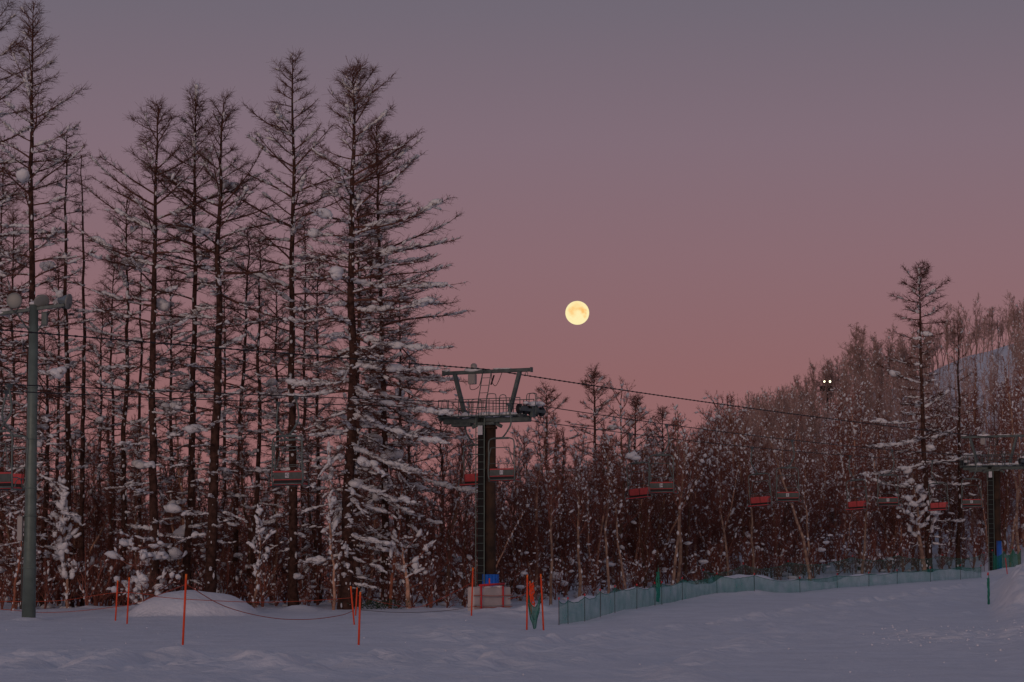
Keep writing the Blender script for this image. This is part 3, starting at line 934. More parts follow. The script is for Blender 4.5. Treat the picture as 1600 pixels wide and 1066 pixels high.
slim(225, 830, 101, .05, 'low snowy bush with drooping loaded twigs behind the pair of orange poles', 219, m='sbark', nl=18, spread=1.8, low=.1, asc=(-10, 45), clumps=130, csz=(.05, .2), mult=3, group=GL, name='bush')
slim(110, 760, 106, .06, 'snow-buried crooked tree beside the floodlight mast', 220, m='sbark', nl=16, spread=1.4, low=.1, clumps=260, csz=(.03, .17), group=GL, name='young_tree')

# trees standing on the skyline of the hill
GR = 'bare trees on the hill skyline'
ridge_px = list(np.linspace(1120, 1615, 58))
protoR = None
HSPOT = [(1180, 'at its low left end'), (1245, 'left of the pair of lit lamps'), (1330, 'around the pair of lit lamps'), (1400, 'left of the lone tall larch'), (1470, 'behind the lone tall larch'), (1540, 'above the open strip of snow'), (1700, 'at the right edge of the photo')]
for i, px in enumerate(ridge_px):
    Yr = 372 + rng.uniform(-12, 14)
    s = rng.uniform(.8, 1.15) * np.interp(px, [1120, 1300, 1345, 1420, 1600], [.8, .9, 1.05, .9, .75])
    if i % 3 == 0 or protoR is None:
        geo = bare_tree(300 + i, 9.0, .10, 26, 3.0, twig_r=.012, n2=9, n3=7, clumps=16, asc=(40, 80), low=.25, csz=(.05, .16), mult=1 + i % 2)
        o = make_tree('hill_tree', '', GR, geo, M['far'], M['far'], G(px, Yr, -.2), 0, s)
        protoR = o
    else:
        o = copy_tree(protoR)
        o.location = G(px, Yr, -.2)
        o.rotation_euler = (0, 0, rng.rand() * 6.28)
        o.scale = (s, s, s)
    tag(o, 'leafless tree on the hill skyline ' + spot(px, HSPOT), 'tree', GR)

# the far-off wood on the hillside: one mass
def far_forest():
    vs = []
    for k in range(6):
        t, c, sn = bare_tree(400 + k, 7.5, .08, 13, 2.4, twig_r=.014, n2=6, n3=4, k3=2, asc=(35, 78), clumps=15, low=.15, csz=(.03, .11), csub=1, trunk_sides=4)
        vs.append((t.arrays(), c.arrays(), sn.arrays()))
    wood, snow_ = Geo(), Geo()
    r = np.random.RandomState(9)
    n = 1400
    for i in range(n):
        px = 830 + 820 * (i * .61803 % 1)
        d = 178 + 215 * r.rand() ** .8
        # open strips of piste
        if 1455 < px < 1585 and d > 268 and r.rand() < .84: continue
        if 1278 < px < 1312 and 300 < d < 372: continue
        x = (px - 800) / F * d
        z = float(gz(x, d)) - .1
        s = r.uniform(.7, 1.1) * float(np.interp(px, [1100, 1400, 1600], [1, .85, .72]))
        a = r.rand() * 6.28
        ca, sa = math.cos(a) * s, math.sin(a) * s
        Rm = np.array([[ca, -sa, 0], [sa, ca, 0], [0, 0, s]])
        tr, cr, sr = vs[r.randint(6)]
        for (V, Q, T), dst in ((tr, wood), (cr, wood), (sr, snow_)):
            if len(V) == 0: continue
            V2 = V @ Rm.T + np.array([x, d, z])
            n0 = dst.n
            dst.V.append(V2)
            dst.n += len(V2)
            if len(Q): dst.Q.append(Q + n0)
            if len(T): dst.T.append(T + n0)
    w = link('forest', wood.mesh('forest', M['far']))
    tag(w, 'far-off leafless wood covering the snowy hillside', 'forest', kind='stuff')
    s_ = link('forest_snow', snow_.mesh('forest_snow', M['clump']))
    tag(s_, 'snow caught in the far-off wood on the hillside', 'snow', kind='stuff')
far_forest()

# undergrowth along the whole wood
def undergrowth():
    wood, snow_ = Geo(), Geo()
    protos = []
    for k in range(6):
        t, c, sn = bare_tree(500 + k, 2.6, .03, 16, 1.2, twig_r=.007, n2=6, n3=5, clumps=22, low=.05, mult=4, csz=(.03, .12), trunk_sides=4, asc=(35, 80))
        protos.append((t.arrays(), c.arrays(), sn.arrays()))
    r = np.random.RandomState(19)
    for i in range(380):
        px = -60 + 1710 * (i * .61803 % 1)
        d = front(px) - .5 + 38 * r.rand() ** 1.7
        if px < 760: d = 106 + 30 * r.rand() ** 1.4
        if 215 < px < 395 and d < 110: continue
        x = (px - 800) / F * d
        z = float(gz(x, d)) - .1
        s = r.uniform(.4, 1.15)
        a = r.rand() * 6.28
        ca, sa = math.cos(a) * s, math.sin(a) * s
        Rm = np.array([[ca, -sa, 0], [sa, ca, 0], [0, 0, s]])
        tr, cr, sr = protos[r.randint(6)]
        for (V, Q, T), dst in ((tr, wood), (cr, wood), (sr, snow_)):
            if len(V) == 0: continue
            V2 = V @ Rm.T + np.array([x, d, z])
            n0 = dst.n
            dst.V.append(V2)
            dst.n += len(V2)
            if len(Q): dst.Q.append(Q + n0)
            if len(T): dst.T.append(T + n0)
    tag(link('undergrowth', wood.mesh('undergrowth', M['stwig'])), 'tangle of bare shrubs and saplings on the floor of the wood', 'undergrowth', kind='stuff')
    # cushions of snow on low bushes
    n = 520
    px = -60 + 1710 * r.rand(n)
    d = np.array([front(p) for p in px]) + 16 * r.rand(n) ** 1.3
    x = (px - 800) / F * d
    w = .06 + .20 * r.rand(n) ** 3
    z = gz(x, d) + 2.6 * r.rand(n) ** 2.0
    snow_.lumps(np.stack([x, d, z], 1), np.stack([w * 1.7, w * 1.1, w * .6], 1), None, 2, .38, r)
    tag(link('undergrowth_snow', snow_.mesh('undergrowth_snow', M['clump'])), 'snow cushions lying on the shrubs of the wood floor', 'snow', kind='stuff')
undergrowth()

# ------------------------------------------------------------------ the chairlift
T1 = Vector((-1.02, 105.0, 0))
T2 = Vector((30.5, 163.0, 0))
LD = (T2 - T1).normalized()                  # direction of travel of the near rope
CD = Vector((LD.y, -LD.x, 0))                # crossarm direction, towards the camera's right
RZ = math.atan2(CD.y, CD.x)
SPAN = (T2 - T1).length
SH = 2.02                                    # rope offset from the pylon's axis
def rope_z(s, far):
    """height of a haul rope, s = 0 at the near pylon, 1 at the far one"""
    if s >= 0:
        a, b = (8.75, 9.35) if not far else (8.72, 9.2)
        return a + (b - a) * s - 2.0 * s * (1 - s) * .75
    a, b = (8.75, 6.2) if not far else (8.72, 6.4)
    u = -s
    return a + (b - a) * u - .35 * 4 * u * (1 - u) * .35
def rope_pt(s, far):
    p = T1 + LD * SPAN * s + CD * (-SH if far else SH)
    p.z = rope_z(s, far)
    return p
for far, lab in ((False, 'near haul rope of the chairlift carrying the chairs whose backs show'), (True, 'far haul rope of the chairlift carrying the chairs with red seats')):
    mb = MB()
    mb.bar([rope_pt(-1 + i * .04, far) for i in range(int(2.5 / .04))], .019, 6)
    tag(mb.build('haul_rope', M['cable'], smooth_=True), lab, 'cable', 'cables of the chairlift')
def comm_pt(s):
    p = T1 + LD * SPAN * s
    if s >= 0:
        p.z = 10.25 + .45 * s - 1.6 * s * (1 - s) * .45
    else:
        p.z = 10.25 + 2.0 * s - .3 * -s * (1 + s)
    return p
mb = MB()
mb.bar([comm_pt(-1 + i * .04) for i in range(int(2.0 / .04) + 1)], .022, 6)
for i in range(int(2 * SPAN / .45)):           # lashing clips that make it look knotted
    s = -1 + i * .45 / SPAN
    p = comm_pt(s)
    mb.box(p, (.12, .058, .058), Matrix.Rotation(math.atan2(LD.y, LD.x), 3, 'Z'))
tag(mb.build('signal_cable', M['cable']), 'knotted black signal cable hung above the haul ropes over the pylon tops', 'cable', 'cables of the chairlift')

def make_pylon():
    root = empty('lift_pylon', (T1.x, T1.y, .35), RZ)
    Z0 = .35
    def z(v): return v - Z0
    MB().bar([(.17, 0, -.3), (.17, 0, z(8.1))], .215, 20).build('column', M['rust'], root, True)
    for fz in (.9, 3.6, 6.2, 7.85):
        fl = MB().lathe((.17, 0, z(fz)), (0, 0, 1), [(.216, -.03), (.275, -.03), (.275, .03), (.216, .03)], 20)
        for q in range(10):
            an = q * math.pi / 5
            fl.bar([(.17 + .25 * math.cos(an), .25 * math.sin(an), z(fz) - .06), (.17 + .25 * math.cos(an), .25 * math.sin(an), z(fz) + .06)], .014, 6)
        fl.build('flange', M['rust'], root)
    MB().box((-.20, .0, z(8.1) / 2), (.33, .30, z(8.1) + .5)).build('recess_shade', M['dark'], root)  # black box standing in for the shadowed recess beside the column
    # crossarm and walkway
    mb = MB()
    mb.box((0, 0, z(8.16)), (4.0, .30, .22))
    mb.box((0, 0, z(8.02)), (.9, .5, .12))
    mb.box((-1.15, 0, z(8.0)), (.9, .34, .14))
    for sx in (-1, 1):
        mb.box((sx * .50, 0, z(7.98)), (.42, .12, .14), Matrix.Rotation(sx * .45, 3, 'Y'))
    mb.build('crossarm', M['steel'], root)
    mb = MB()
    for yy in (-.55, -.40, .40, .55):
        mb.box((0, yy, z(8.31)), (4.1, .10, .045))
    for k in range(9):
        mb.box((-1.9 + k * .475, 0, z(8.285)), (.06, 1.2, .04))
    mb.build('walkway', M['steel'], root)
    # railings
    for yy in (-.6, .6):
        mb = MB()
        r = .018
        mb.bar([(-1.95, yy, z(9.0)), (1.85, yy, z(9.0))], r, 6)
        mb.bar([(-1.95, yy, z(8.66)), (1.85, yy, z(8.66))], r * .7, 6)
        for k in range(9):
            x = -1.95 + k * .475
            mb.bar([(x, yy, z(8.3)), (x, yy, z(9.0))], r, 6)
        mb.build('railing', M['steel'], root)
    for (x0, x1, yy, h) in ((-.35, .1, -.66, 8.98), (.35, .78, -.66, 9.18), (.95, 1.25, -.66, 9.12), (-1.75, -1.5, -.66, 9.0), (1.9, 2.25, .1, 9.2), (2.0, 2.4, -.3, 9.16)):
        MB().bar(arc([(x0, yy, z(8.33)), (x0, yy, z(h - .12)), (x0 + .08, yy, z(h)), (x1 - .08, yy, z(h)), (x1, yy, z(h - .12)), (x1, yy, z(8.33))], 4), .017, 6).build('safety_hoop', M['steel'], root)
    # V-shaped lifting frame
    mb = MB()
    mb.box((0, 0, z(10.16)), (4.15, .13, .15))
    for sx in (-1, 1):
        mb.box((sx * 2.06, 0, z(10.16)), (.05, .18, .20))
    mb.build('lifting_beam', M['steel'], root)
    for sx in (-1, 1):
        a, b = Vector((sx * 1.52, 0, z(10.10))), Vector((sx * .99, 0, z(8.25)))
        d = b - a
        mb = MB()
        mb.box((a + b) / 2, (.17, .15, d.length), d.to_track_quat('Z', 'Y').to_matrix())
        mb.build('frame_post', M['steel'], root)
    for x, h in ((-1.83, 10.08), (1.83, 10.08)):
        mb = MB()
        mb.bar([(x + .06 * math.cos(a * .7), 0, z(h - .08) + .07 * math.sin(a * .7)) for a in range(10)], .012, 5)
        mb.build('lifting_eye', M['steel'], root)
    # sheave trains
    for sx, ys_ in ((1, (-.95, -.45, .0, .45, .95)), (-1, (-.25, .25))):
        sh = MB()
        x = sx * SH
        h = 8.72 if sx > 0 else 8.70
        L = ys_[-1] - ys_[0] + .3
        sh.box((x + sx * .10, 0, z(h - .22)), (.05, L, .12))
        sh.box((x + sx * .10, 0, z(h - .36)), (.14, .3, .28))
        for q in range(len(ys_) // 2):
            yc = (ys_[q * 2] + ys_[q * 2 + 1]) / 2
            sh.box((x + sx * .10, yc, z(h - .13)), (.04, .55, .10))
        s_o = sh.build('sheave_train', M['steel'], root)
        for yy in ys_:
            w = MB()
            w.lathe((x, yy, z(h - .21)), (1, 0, 0), [(.03, -.07), (.19, -.07), (.205, -.05), (.17, -.01), (.17, .01), (.205, .05), (.19, .07), (.03, .07)], 20)
            w.build('wheel', M['black'], s_o, True)
    # signal box and lamp on the beam
    MB().box((-.62, -.12, z(9.86)), (.32, .22, .42)).build('signal_box', M['box'], root)
    MB().bar(arc([(-.74, -.12, z(9.66)), (-.7, -.14, z(9.46)), (-.5, -.14, z(9.44)), (-.3, -.1, z(9.6)), (-.22, 0, z(10.1))], 5), .014, 5).build('wiring', M['black'], root)
    MB().bar(arc([(.2, 0, z(10.1)), (.3, -.1, z(9.7)), (.45, -.1, z(9.55)), (.6, -.1, z(9.75)), (.7, 0, z(10.1))], 5), .014, 5).build('wiring', M['black'], root)
    MB().box((.3, -.08, z(9.8)), (.05, .06, .42), Matrix.Rotation(.35, 3, 'Y')).build('cable_clamp', M['black'], root)
    MB().lathe((-.62, 0, z(10.24)), (0, 0, 1), [(.10, 0), (.13, .06), (.13, .22), (.06, .28)], 14).build('beacon', M['box'], root, True)
    # ladders
    mb = MB()
    for x in (-.33, .06):
        mb.bar([(x, -.34, .25), (x, -.34, z(8.35))], .021, 6)
    for k in range(26):
        mb.bar([(-.33, -.34, .4 + k * .30), (.06, -.34, .4 + k * .30)], .012, 5)
    mb.build('ladder', M['pole'], root)
    mb = MB()
    for x in (-.33, .06):
        mb.bar([(x, -.34, z(8.35)), (x + .20, -.10, z(10.2))], .020, 6)
    for k in range(1, 6):
        f = k / 6
        mb.bar([(-.33 + .2 * f, -.34 + .24 * f, z(8.35 + 1.85 * f)), (.06 + .2 * f, -.34 + .24 * f, z(8.35 + 1.85 * f))], .012, 5)
    mb.build('ladder', M['steel'], root)
    MB().box((-.10, -.40, z(7.74)), (.22, .02, .38)).build('number_board', M['white'], root)
    # settled snow
    g = Geo()
    r = np.random.RandomState(5)
    c, s_ = [], []
    for x, y, zz, a, b in ((-.62, 0, 10.27, .45, .08), (-1.9, 0, 10.26, .22, .06), (.5, 0, 10.26, .25, .04), (.9, 0, 10.25, .4, .04), (-1.0, -.1, 8.40, .16, .16), (-.9, -.2, 8.34, .25, .1), (.2, -.3, 8.36, .5, .09), (1.1, -.2, 8.38, .4, .1),
                           (-.4, .2, 8.36, .5, .08), (2.13, -.6, 8.78, .12, .08), (2.13, -.1, 8.76, .2, .09), (2.13, .5, 8.78, .22, .09), (1.55, 0, 8.40, .22, .14), (-1.8, 0, 8.62, .25, .09), (-1.5, .1, 8.4, .4, .08)):
        c.append((x, y, z(zz))); s_.append((a, .10 + b * .5, b))
    g.lumps(c, s_, np.tile([[1., 0, 0]], (len(c), 1)), 2, .3, r)
    link('snow_cap', g.mesh('snow_cap', M['clump']), root)['kind'] = 'stuff'
    return root
py1 = make_pylon()
tag(py1, 'near chairlift pylon, brown column with ladder, railed walkway and V-shaped lifting frame', 'pylon', 'chairlift pylons')
py2 = copy_tree(py1)
py2.location = (T2.x, T2.y, .95)
tag(py2, 'far smaller-looking chairlift pylon before the wooded hill at the right', 'pylon', 'chairlift pylons')

def make_chair():
    root = empty('lift_chair', (0, 0, 0))
    # grip at origin; x across, y travel direction, z up; seat base about 3.05 below the rope
    zb = -3.02
    mb = MB()
    mb.box((0, 0, .0), (.07, .26, .11))
    mb.box((0, 0, -.09), (.05, .10, .12))
    mb.build('grip', M['steel'], root)
    hx, hy = -.12, -.38
    MB().bar(arc([(0, 0, -.08), (.05, .02, -.35), (.10, .0, -.75), (.02, -.12, -1.05), (hx + .05, hy + .10, -1.28), (hx, hy, -1.37)], 6), .034, 8).build('hanger', M['chairtube'], root, True)
    cx = hx
    w = .585
    pts = [(cx - w, hy + .05, zb - .02), (cx - w - .02, hy, zb + .3), (cx - w, hy, zb + .9), (cx - w, hy, zb + 1.48), (cx - w + .13, hy, zb + 1.64), (cx, hy, zb + 1.68),
           (cx + w - .13, hy, zb + 1.64), (cx + w, hy, zb + 1.48), (cx + w, hy, zb + .9), (cx + w + .02, hy, zb + .3), (cx + w, hy + .05, zb - .02)]
    mb = MB().bar(arc(pts, 5), .027, 8)
    mb.bar([(cx - w, hy, zb + .02), (cx + w, hy, zb + .02)], .024, 8)
    mb.bar([(cx - .33, hy, zb + 1.66), (cx + .33, hy, zb + 1.66)], .042, 8)
    for sx in (-1, 0, 1):                                   # arms that carry the seat
        mb.bar([(cx + sx * w, hy, zb - .03), (cx + sx * w, hy + .56, zb - .05)], .022, 6)
    mb.build('frame', M['chairtube'], root, True)
    # back rest: red cushion with a grey cover behind
    b = MB()
    b.box((cx, hy + .055, zb + .30), (1.12, .05, .32))
    bk = b.build('backrest', M['red'], root)
    for sx in (-.56, 0, .56):
        MB().box((cx + sx * .92, hy + .088, zb + .29), (.022, .012, .34)).build('strap', M['black'], bk)
    MB().box((cx, hy + .018, zb + .29), (1.10, .022, .235)).build('cover', M['panel'], bk)
    MB().box((cx, hy + .004, zb + .305), (.15, .008, .17)).build('number_plate', M['white'], bk)
    MB().box((cx, hy + .05, zb + .09), (1.08, .02, .11)).build('dark_gap_fill', M['black'], root)  # black strip added to stand for the dark gap under the backrest
    st = MB().box((cx, hy + .25, zb + .0), (1.12, .40, .055)).build('seat', M['red'], root)
    for yy in (.08, .24, .40):
        MB().box((cx, hy + yy, zb - .032), (1.12, .05, .014)).build('slat', M['black'], st)
    # raised safety bar with foot rest
    mb = MB()
    for sx in (-1, 1):
        mb.bar(arc([(cx + sx * (w - .03), hy + .02, zb + .62), (cx + sx * (w - .09), hy - .12, zb + .95), (cx + sx * (w - .17), hy - .10, zb + 1.28)], 5), .018, 6)
    mb.bar([(cx - w + .17, hy - .10, zb + 1.28), (cx + w - .17, hy - .10, zb + 1.28)], .018, 6)
    mb.bar([(cx - w + .02, hy + .02, zb + .66), (cx + w - .02, hy + .02, zb + .66)], .013, 6)
    mb.build('safety_bar', M['chairtube'], root, True)
    # armrests
    for sx in (-1, 1):
        MB().bar(arc([(cx + sx * w, hy, zb + .30), (cx + sx * w, hy + .28, zb + .30), (cx + sx * w, hy + .44, zb + .22), (cx + sx * w, hy + .5, zb - .02)], 4), .016, 6).build('armrest', M['chairtube'], root, True)
    return root
proto = make_chair()
first = True
def digits(parent, txt, x, y, z):
    cu = bpy.data.curves.new('numeral', 'FONT')
    cu.body = txt
    cu.size = .15
    cu.align_x = 'CENTER'; cu.align_y = 'CENTER'
    cu.extrude = .001
    cu.materials.append(M['ink'])
    tmp = bpy.data.objects.new('numeral_curve', cu)
    me = bpy.data.meshes.new_from_object(tmp)
    bpy.data.objects.remove(tmp)
    o = link('numeral', me)
    o.parent = parent
    o.location = (x, y, z)
    o.rotation_euler = (math.pi / 2, 0, 0)
def s_for(px, far):
    """position along the line at which the rope shows at photo column px"""
    o = T1 + CD * (-SH if far else SH)
    k = (px - 800) / F
    return (k * o.y - o.x) / (LD.x - k * LD.y) / SPAN
chairs = [
 (12, False, 'lift chair at the left edge hanging beside the floodlight mast, partly outside the photo', '41', 0),
 (462, False, 'lift chair seen from behind with plate 42, between the floodlight mast and the near pylon', '42', 0),
 (795, False, 'lift chair seen from behind, hanging against the column of the near pylon', '11', 0),
 (1042, False, 'lift chair seen from behind, next one beyond the near pylon', '34', 0),
 (1238, False, 'lift chair seen from behind, second beyond the near pylon', '8', 0),
 (1394, False, 'lift chair seen from behind, third beyond the near pylon', '9', 0),
 (1523, False, 'lift chair seen from behind, last one before the far pylon', '6', 0),
 (8, True, 'red-seated descending lift chair whose seat shows behind the one at the left edge', None, -4),
 (434, True, 'red-seated descending lift chair half hidden behind the chair with plate 42', None, 3),
 (730, True, 'red-seated descending lift chair half hidden behind the near pylon ladder', None, 2),
 (984, True, 'red-seated chair with a slab of snow on its hanger, first past the near pylon', None, 5),
 (1175, True, 'red-seated descending lift chair, second beyond the near pylon', None, 4),
 (1328, True, 'red-seated descending lift chair, third beyond the near pylon', None, 3),
 (1457, True, 'red-seated descending lift chair, crossing in front of the lone tall larch trunk', None, 3)]
snow_proto = None
for i, (px, far, lab, num, roll) in enumerate(chairs):
    c = proto if i == 0 else copy_tree(proto)
    if i == len(chairs) - 1: pass
    s = s_for(px, far)
    c.location = rope_pt(s, far) + Vector((0, 0, -.03))
    c.rotation_euler = (0, math.radians(roll), RZ + (math.pi if far else 0) + math.radians((0, 3, -2, 2, 1, -2, 2)[i % 7]))
    tag(c, lab, 'lift chair', 'chairs of the chairlift')
    c['num'] = num or ''
for c in [o for o in list(SC.objects) if o.name.startswith('lift_chair')]:
    if c['num']:
        bk = [k for k in c.children if k.name.startswith('backrest')][0]
        digits(bk, c['num'], -.12, -.38 - .002, -3.02 + .305)
    if 'slab of snow' in c['label']:
        g = Geo()
        g.lumps([(-.1, -.2, -1.15), (.1, -.1, -.98), (-.05, -.2, -.9)], [(.28, .16, .12), (.2, .15, .14), (.15, .12, .12)], None, 2, .25, np.random.RandomState(2))
        link('snow_slab', g.mesh('snow_slab', M['clump']), c)
    del c['num']

# pads and barrier at the near pylon
def pad(loc, r, h, label):
    mb = MB()
    n = 12
    for k in range(n):
        a = 2 * math.pi * k / n
        mb.bar([(math.cos(a) * r, math.sin(a) * r, 0), (math.cos(a) * r, math.sin(a) * r, h)], r * .3, 8)
    o = mb.build('pylon_pad', M['blue'], None, True)
    o.location = loc
    tag(o, label, 'padding', 'blue pads on the pylons')
    return o
p = T1 + CD * .17
pad((p.x, p.y, float(gz(p.x, p.y)) - .05), .26, 1.42, 'blue crash pad wrapped round the foot of the near pylon, above the white barrier')
p = T2 + CD * .20
pad((p.x, p.y, float(gz(p.x, p.y)) - .05), .17, 2.1, 'tall narrow blue crash pad at the foot of the far pylon')

def barrier():
    a, b = G(735, 100.8), G(794, 102.4)
    c = (a + b) / 2
    zt = W(765, 917, 101.5).z
    zb_ = W(765, 955, 101.5).z
    c.z = zb_
    h = zt - zb_
    w = (b - a).xy.length
    root = empty('crash_barrier', c, math.atan2(b.y - a.y, b.x - a.x))
    MB().box((0, 0, h / 2 - .1), (w, .35, h + .2), ch=.15).build('panel', M['matt'], root)
    for sx in (-.26, .41 - .12):
        MB().bar([(w * sx * 1.05 - .1, -.22, .0), (w * sx * 1.05 - .1, -.22, h + .03)], .035, 8).build('post', M['crimson'], root, True)
    MB().bar([(-w * .36, -.2, h + .05), (w * .30, -.2, h + .12)], .045, 8).build('rail', M['crimson'], root, True)
    MB().bar([(-.12, -.12, h - .1), (-.12, -.12, h + .33)], .028, 8).build('post', M['orange'], root, True)
    for zz in (.18, .58, .62, .24):
        MB().bar(arc([(-w / 2 - .02, -.20, zz), (0, -.265, zz - .03), (w / 2 + .02, -.20, zz)], 5), .013, 6).build('lashing', M['orope'] if zz in (.18, .62) else M['box'], root)
    g = Geo()
    g.lumps([(-.3, 0, h + .0), (.4, 0, h)], [(.4, .18, .05), (.3, .18, .04)], np.array([[1., 0, 0], [1, 0, 0]]), 2, .3, np.random.RandomState(3))
    link('snow_cap', g.mesh('snow_cap', M['clump']), root)['kind'] = 'stuff'
    tag(root, 'white padded barrier with red posts in front of the near pylon', 'barrier')
barrier()

# ------------------------------------------------------------------ floodlight mast
def mast():
    Y = 95.0
    base = G(49, Y)
    top = W(48, 487, Y)
    H = top.z - base.z
    root = empty('floodlight_mast', base)
    MB().bar([(0, 0, -.4), (0, 0, H * .25), (0, 0, H * .6), (0, 0, H + .25)], .26, 24, .16).build('mast_pole', M['pole'], root, True)
    for f in (.16, .33, .42, .58, .75):
        r = .262 - .103 * (f * H / (H + .3))
        MB().lathe((0, 0, H * f), (0, 0, 1), [(r + .004, -.03), (r + .016, -.02), (r + .016, .02), (r + .004, .03)], 24).build('band', M['pole'], root, True)
    mb = MB()
    A = Vector((-1.9, .35, H - .12)); B = Vector((1.18, -.25, H + .22))
    d = B - A
    mb.box((A + B) / 2, (d.length, .11, .13), d.to_track_quat('X', 'Z').to_matrix())
    for q, f in ((.40, .9), (-.42, .9)):
        mb.bar([(0, 0, H - .95), (q * 1.5, 0, H - .05 + q * .1)], .03, 6)
    mb.build('crossbar', M['steel'], root)
    MB().box((.42, -.1, H - .28), (.22, .2, .5)).build('junction_box', M['steel'], root)
    cx = W(-24, 471, Y) - base, W(23, 470, Y) - base, W(64, 470, Y) - base, W(104, 471, Y) - base
    for k, (c, ax) in enumerate(zip(cx, ((-.2, -1, -.25), (-.05, -1, -.05), (.45, -.8, -.55), (1, -.25, -.15)))):
        ax = Vector(ax).normalized()
        lm = MB()
        lm.lathe(c + Vector((0, 0, 0)) - ax * .18, ax, [(.05, -.16), (.09, -.15), (.12, -.02), (.22, .10), (.275, .24), (.29, .26), (.29, .28), (.26, .285)], 26)
        l = lm.build('floodlight', M['lampshell'], root, True)
        MB().lathe(c - ax * .18, ax, [(.01, .315), (.14, .312), (.24, .300), (.292, .286), (.292, .24)], 26).build('lens', M['lampglass'], l, True)
        br = MB()
        br.bar(arc([c - ax * .1 + Vector((-.2, 0, 0)), c + Vector((-.15, 0, -.25)), Vector((c.x, c.y * 0, H + .04 + c.x * .1))], 4), .018, 6)
        br.bar(arc([c - ax * .1 + Vector((.2, 0, 0)), c + Vector((.15, 0, -.25)), Vector((c.x, c.y * 0, H + .04 + c.x * .1))], 4), .018, 6)
        br.build('bracket', M['steel'], l)
    p = W(32, 826, Y) - base
    cab = MB().box((p.x, -.05, p.z), (.20, .25, .92)).build('control_cabinet', M['box'], root)
    MB().bar([(p.x + .1, -.05, p.z + .4), (-.2, 0, p.z + .4)], .02, 6).bar([(p.x + .1, -.05, p.z - .35), (-.2, 0, p.z - .35)], .02, 6).build('clamp', M['steel'], cab)
    MB().bar(arc([(-.27, -.05, p.z - .5), (-.28, -.03, p.z - 1.5), (-.285, 0, .3)], 4), .015, 6).build('conduit', M['steel'], root)
    g = Geo()
    g.lumps([(.4, 0, H + .12), (-.5, .1, H + .06), (-1.3, .2, H - .02), (0, 0, H + .28)], [(.3, .07, .04), (.25, .07, .035), (.3, .07, .04), (.15, .14, .07)], np.tile([[1., 0, 0]], (4, 1)), 2, .3, np.random.RandomState(8))
    link('snow_cap', g.mesh('snow_cap', M['clump']), root)['kind'] = 'stuff'
    tag(root, 'grey-green steel mast with a row of unlit round floodlights at its top', 'floodlight mast')
mast()

# small lit floodlights on the hill
def hill_lamps():
    Y = 366.0
    b = G(1294, Y)
    root = empty('hill_floodlight', b)
    zt = W(1294, 597, Y).z - b.z
    MB().bar([(0, 0, 0), (0, 0, zt)], .12, 8, .08).build('mast_pole', M['dark'], root)
    MB().box((0, 0, zt), (1.3, .1, .1)).build('crossbar', M['dark'], root)
    for x in (-.42, .36):
        l = MB().lathe((x, -.1, zt + .05), (0, -1, -.1), [(.05, -.1), (.16, .05), (.19, .1)], 14).build('lamp', M['dark'], root)
        MB().lathe((x, -.22, zt + .04), (0, -1, -.1), [(.05, .02), (.13, .02), (.15, 0)], 14).build('bulb', M['lit'], l)
    MB().box((0, .4, zt - .9), (2.0, 1.0, .7)).build('winch_hut', M['dark'], root)
    tag(root, 'pair of small lit lamps above a dark hut on the hill skyline', 'lamp')
hill_lamps()

# ------------------------------------------------------------------ orange and red marker poles
def marker(px, ytop, ybase, Y, label, tilt=0.0, m='orange', r=.028, group='orange marker poles', bulge=False):
    b = G(px, Y)
    top = W(px + tilt, ytop, Y)
    h = top.z - b.z
    root = empty('marker_pole', b)
    v = Vector((top.x - b.x, 0, h))
    MB().bar([v * -.06, v * .5, v * .93], r, 8).build('shaft', M[m], root, True)
    MB().bar([v * .93, v], r * .92, 8).build('tip', M['orange'] if m != 'orange' else mt_tip, root, True)
    tag(root, label, 'marker pole', group)
    return b + v
mt_tip = mat('bright_orange_tip', (.85, .16, .02), .5)
def depth_for(px, py, lo=60, hi=110):
    """depth at which the snow shows at this photo pixel"""
    best = None
    for k in range(200):
        Yk = lo + (hi - lo) * k / 199
        p = G(px, Yk)
        q = W(px, py, Yk)
        e = abs(p.z - q.z)
        if best is None or e < best[0]:
            best = (e, Yk)
    return best[1]
PT = {}
for key, px, yt, yb, lo, hi, lab, tl, m in (
    ('a', 289, 897, 1008, 58, 75, 'tall orange pole standing alone in front of the snow mound', 2, 'orange'),
    ('b', 184, 907, 970, 78, 98, 'orange pole, left one of the pair between mast and mound', 0, 'orange'),
    ('c', 202, 902, 975, 76, 96, 'orange pole, right one of the pair between mast and mound', 0, 'orange'),
    ('d', 562, 925, 1008, 58, 75, 'orange pole, nearest and lowest of the three before the biggest larch', 1, 'orange'),
    ('e', 555, 916, 976, 74, 96, 'orange pole tilted left, of the three before the biggest larch', -7, 'orange'),
    ('f', 557, 918, 962, 84, 100, 'short orange pole farthest back of the three before the biggest larch', 1, 'orange'),
    ('g', 737, 887, 962, 84, 98, 'orange pole at the left corner of the white barrier', 2, 'orange'),
    ('h', 823, 898, 985, 76, 90, 'orange pole, left of the two holding the hanging green net', 1, 'orange'),
    ('i', 849, 897, 985, 76, 90, 'orange pole, right of the two holding the hanging green net', -4, 'orange'),
    ('j', 830, 908, 960, 86, 99, 'bent orange pole with tangled cord behind the hanging green net', -2, 'orange'),
    ('k', 1571, 872, 902, 150, 160, 'thin red pole right of the far pylon', 0, 'crimson'),
    ('l', 1597, 882, 902, 140, 156, 'thin red pole at the right edge of the photo', 0, 'crimson')):
    Yd = depth_for(px, yb, lo, hi)
    PT[key] = marker(px, yt, yb, Yd, lab, tl, m)
    PT[key + 'Y'] = Yd
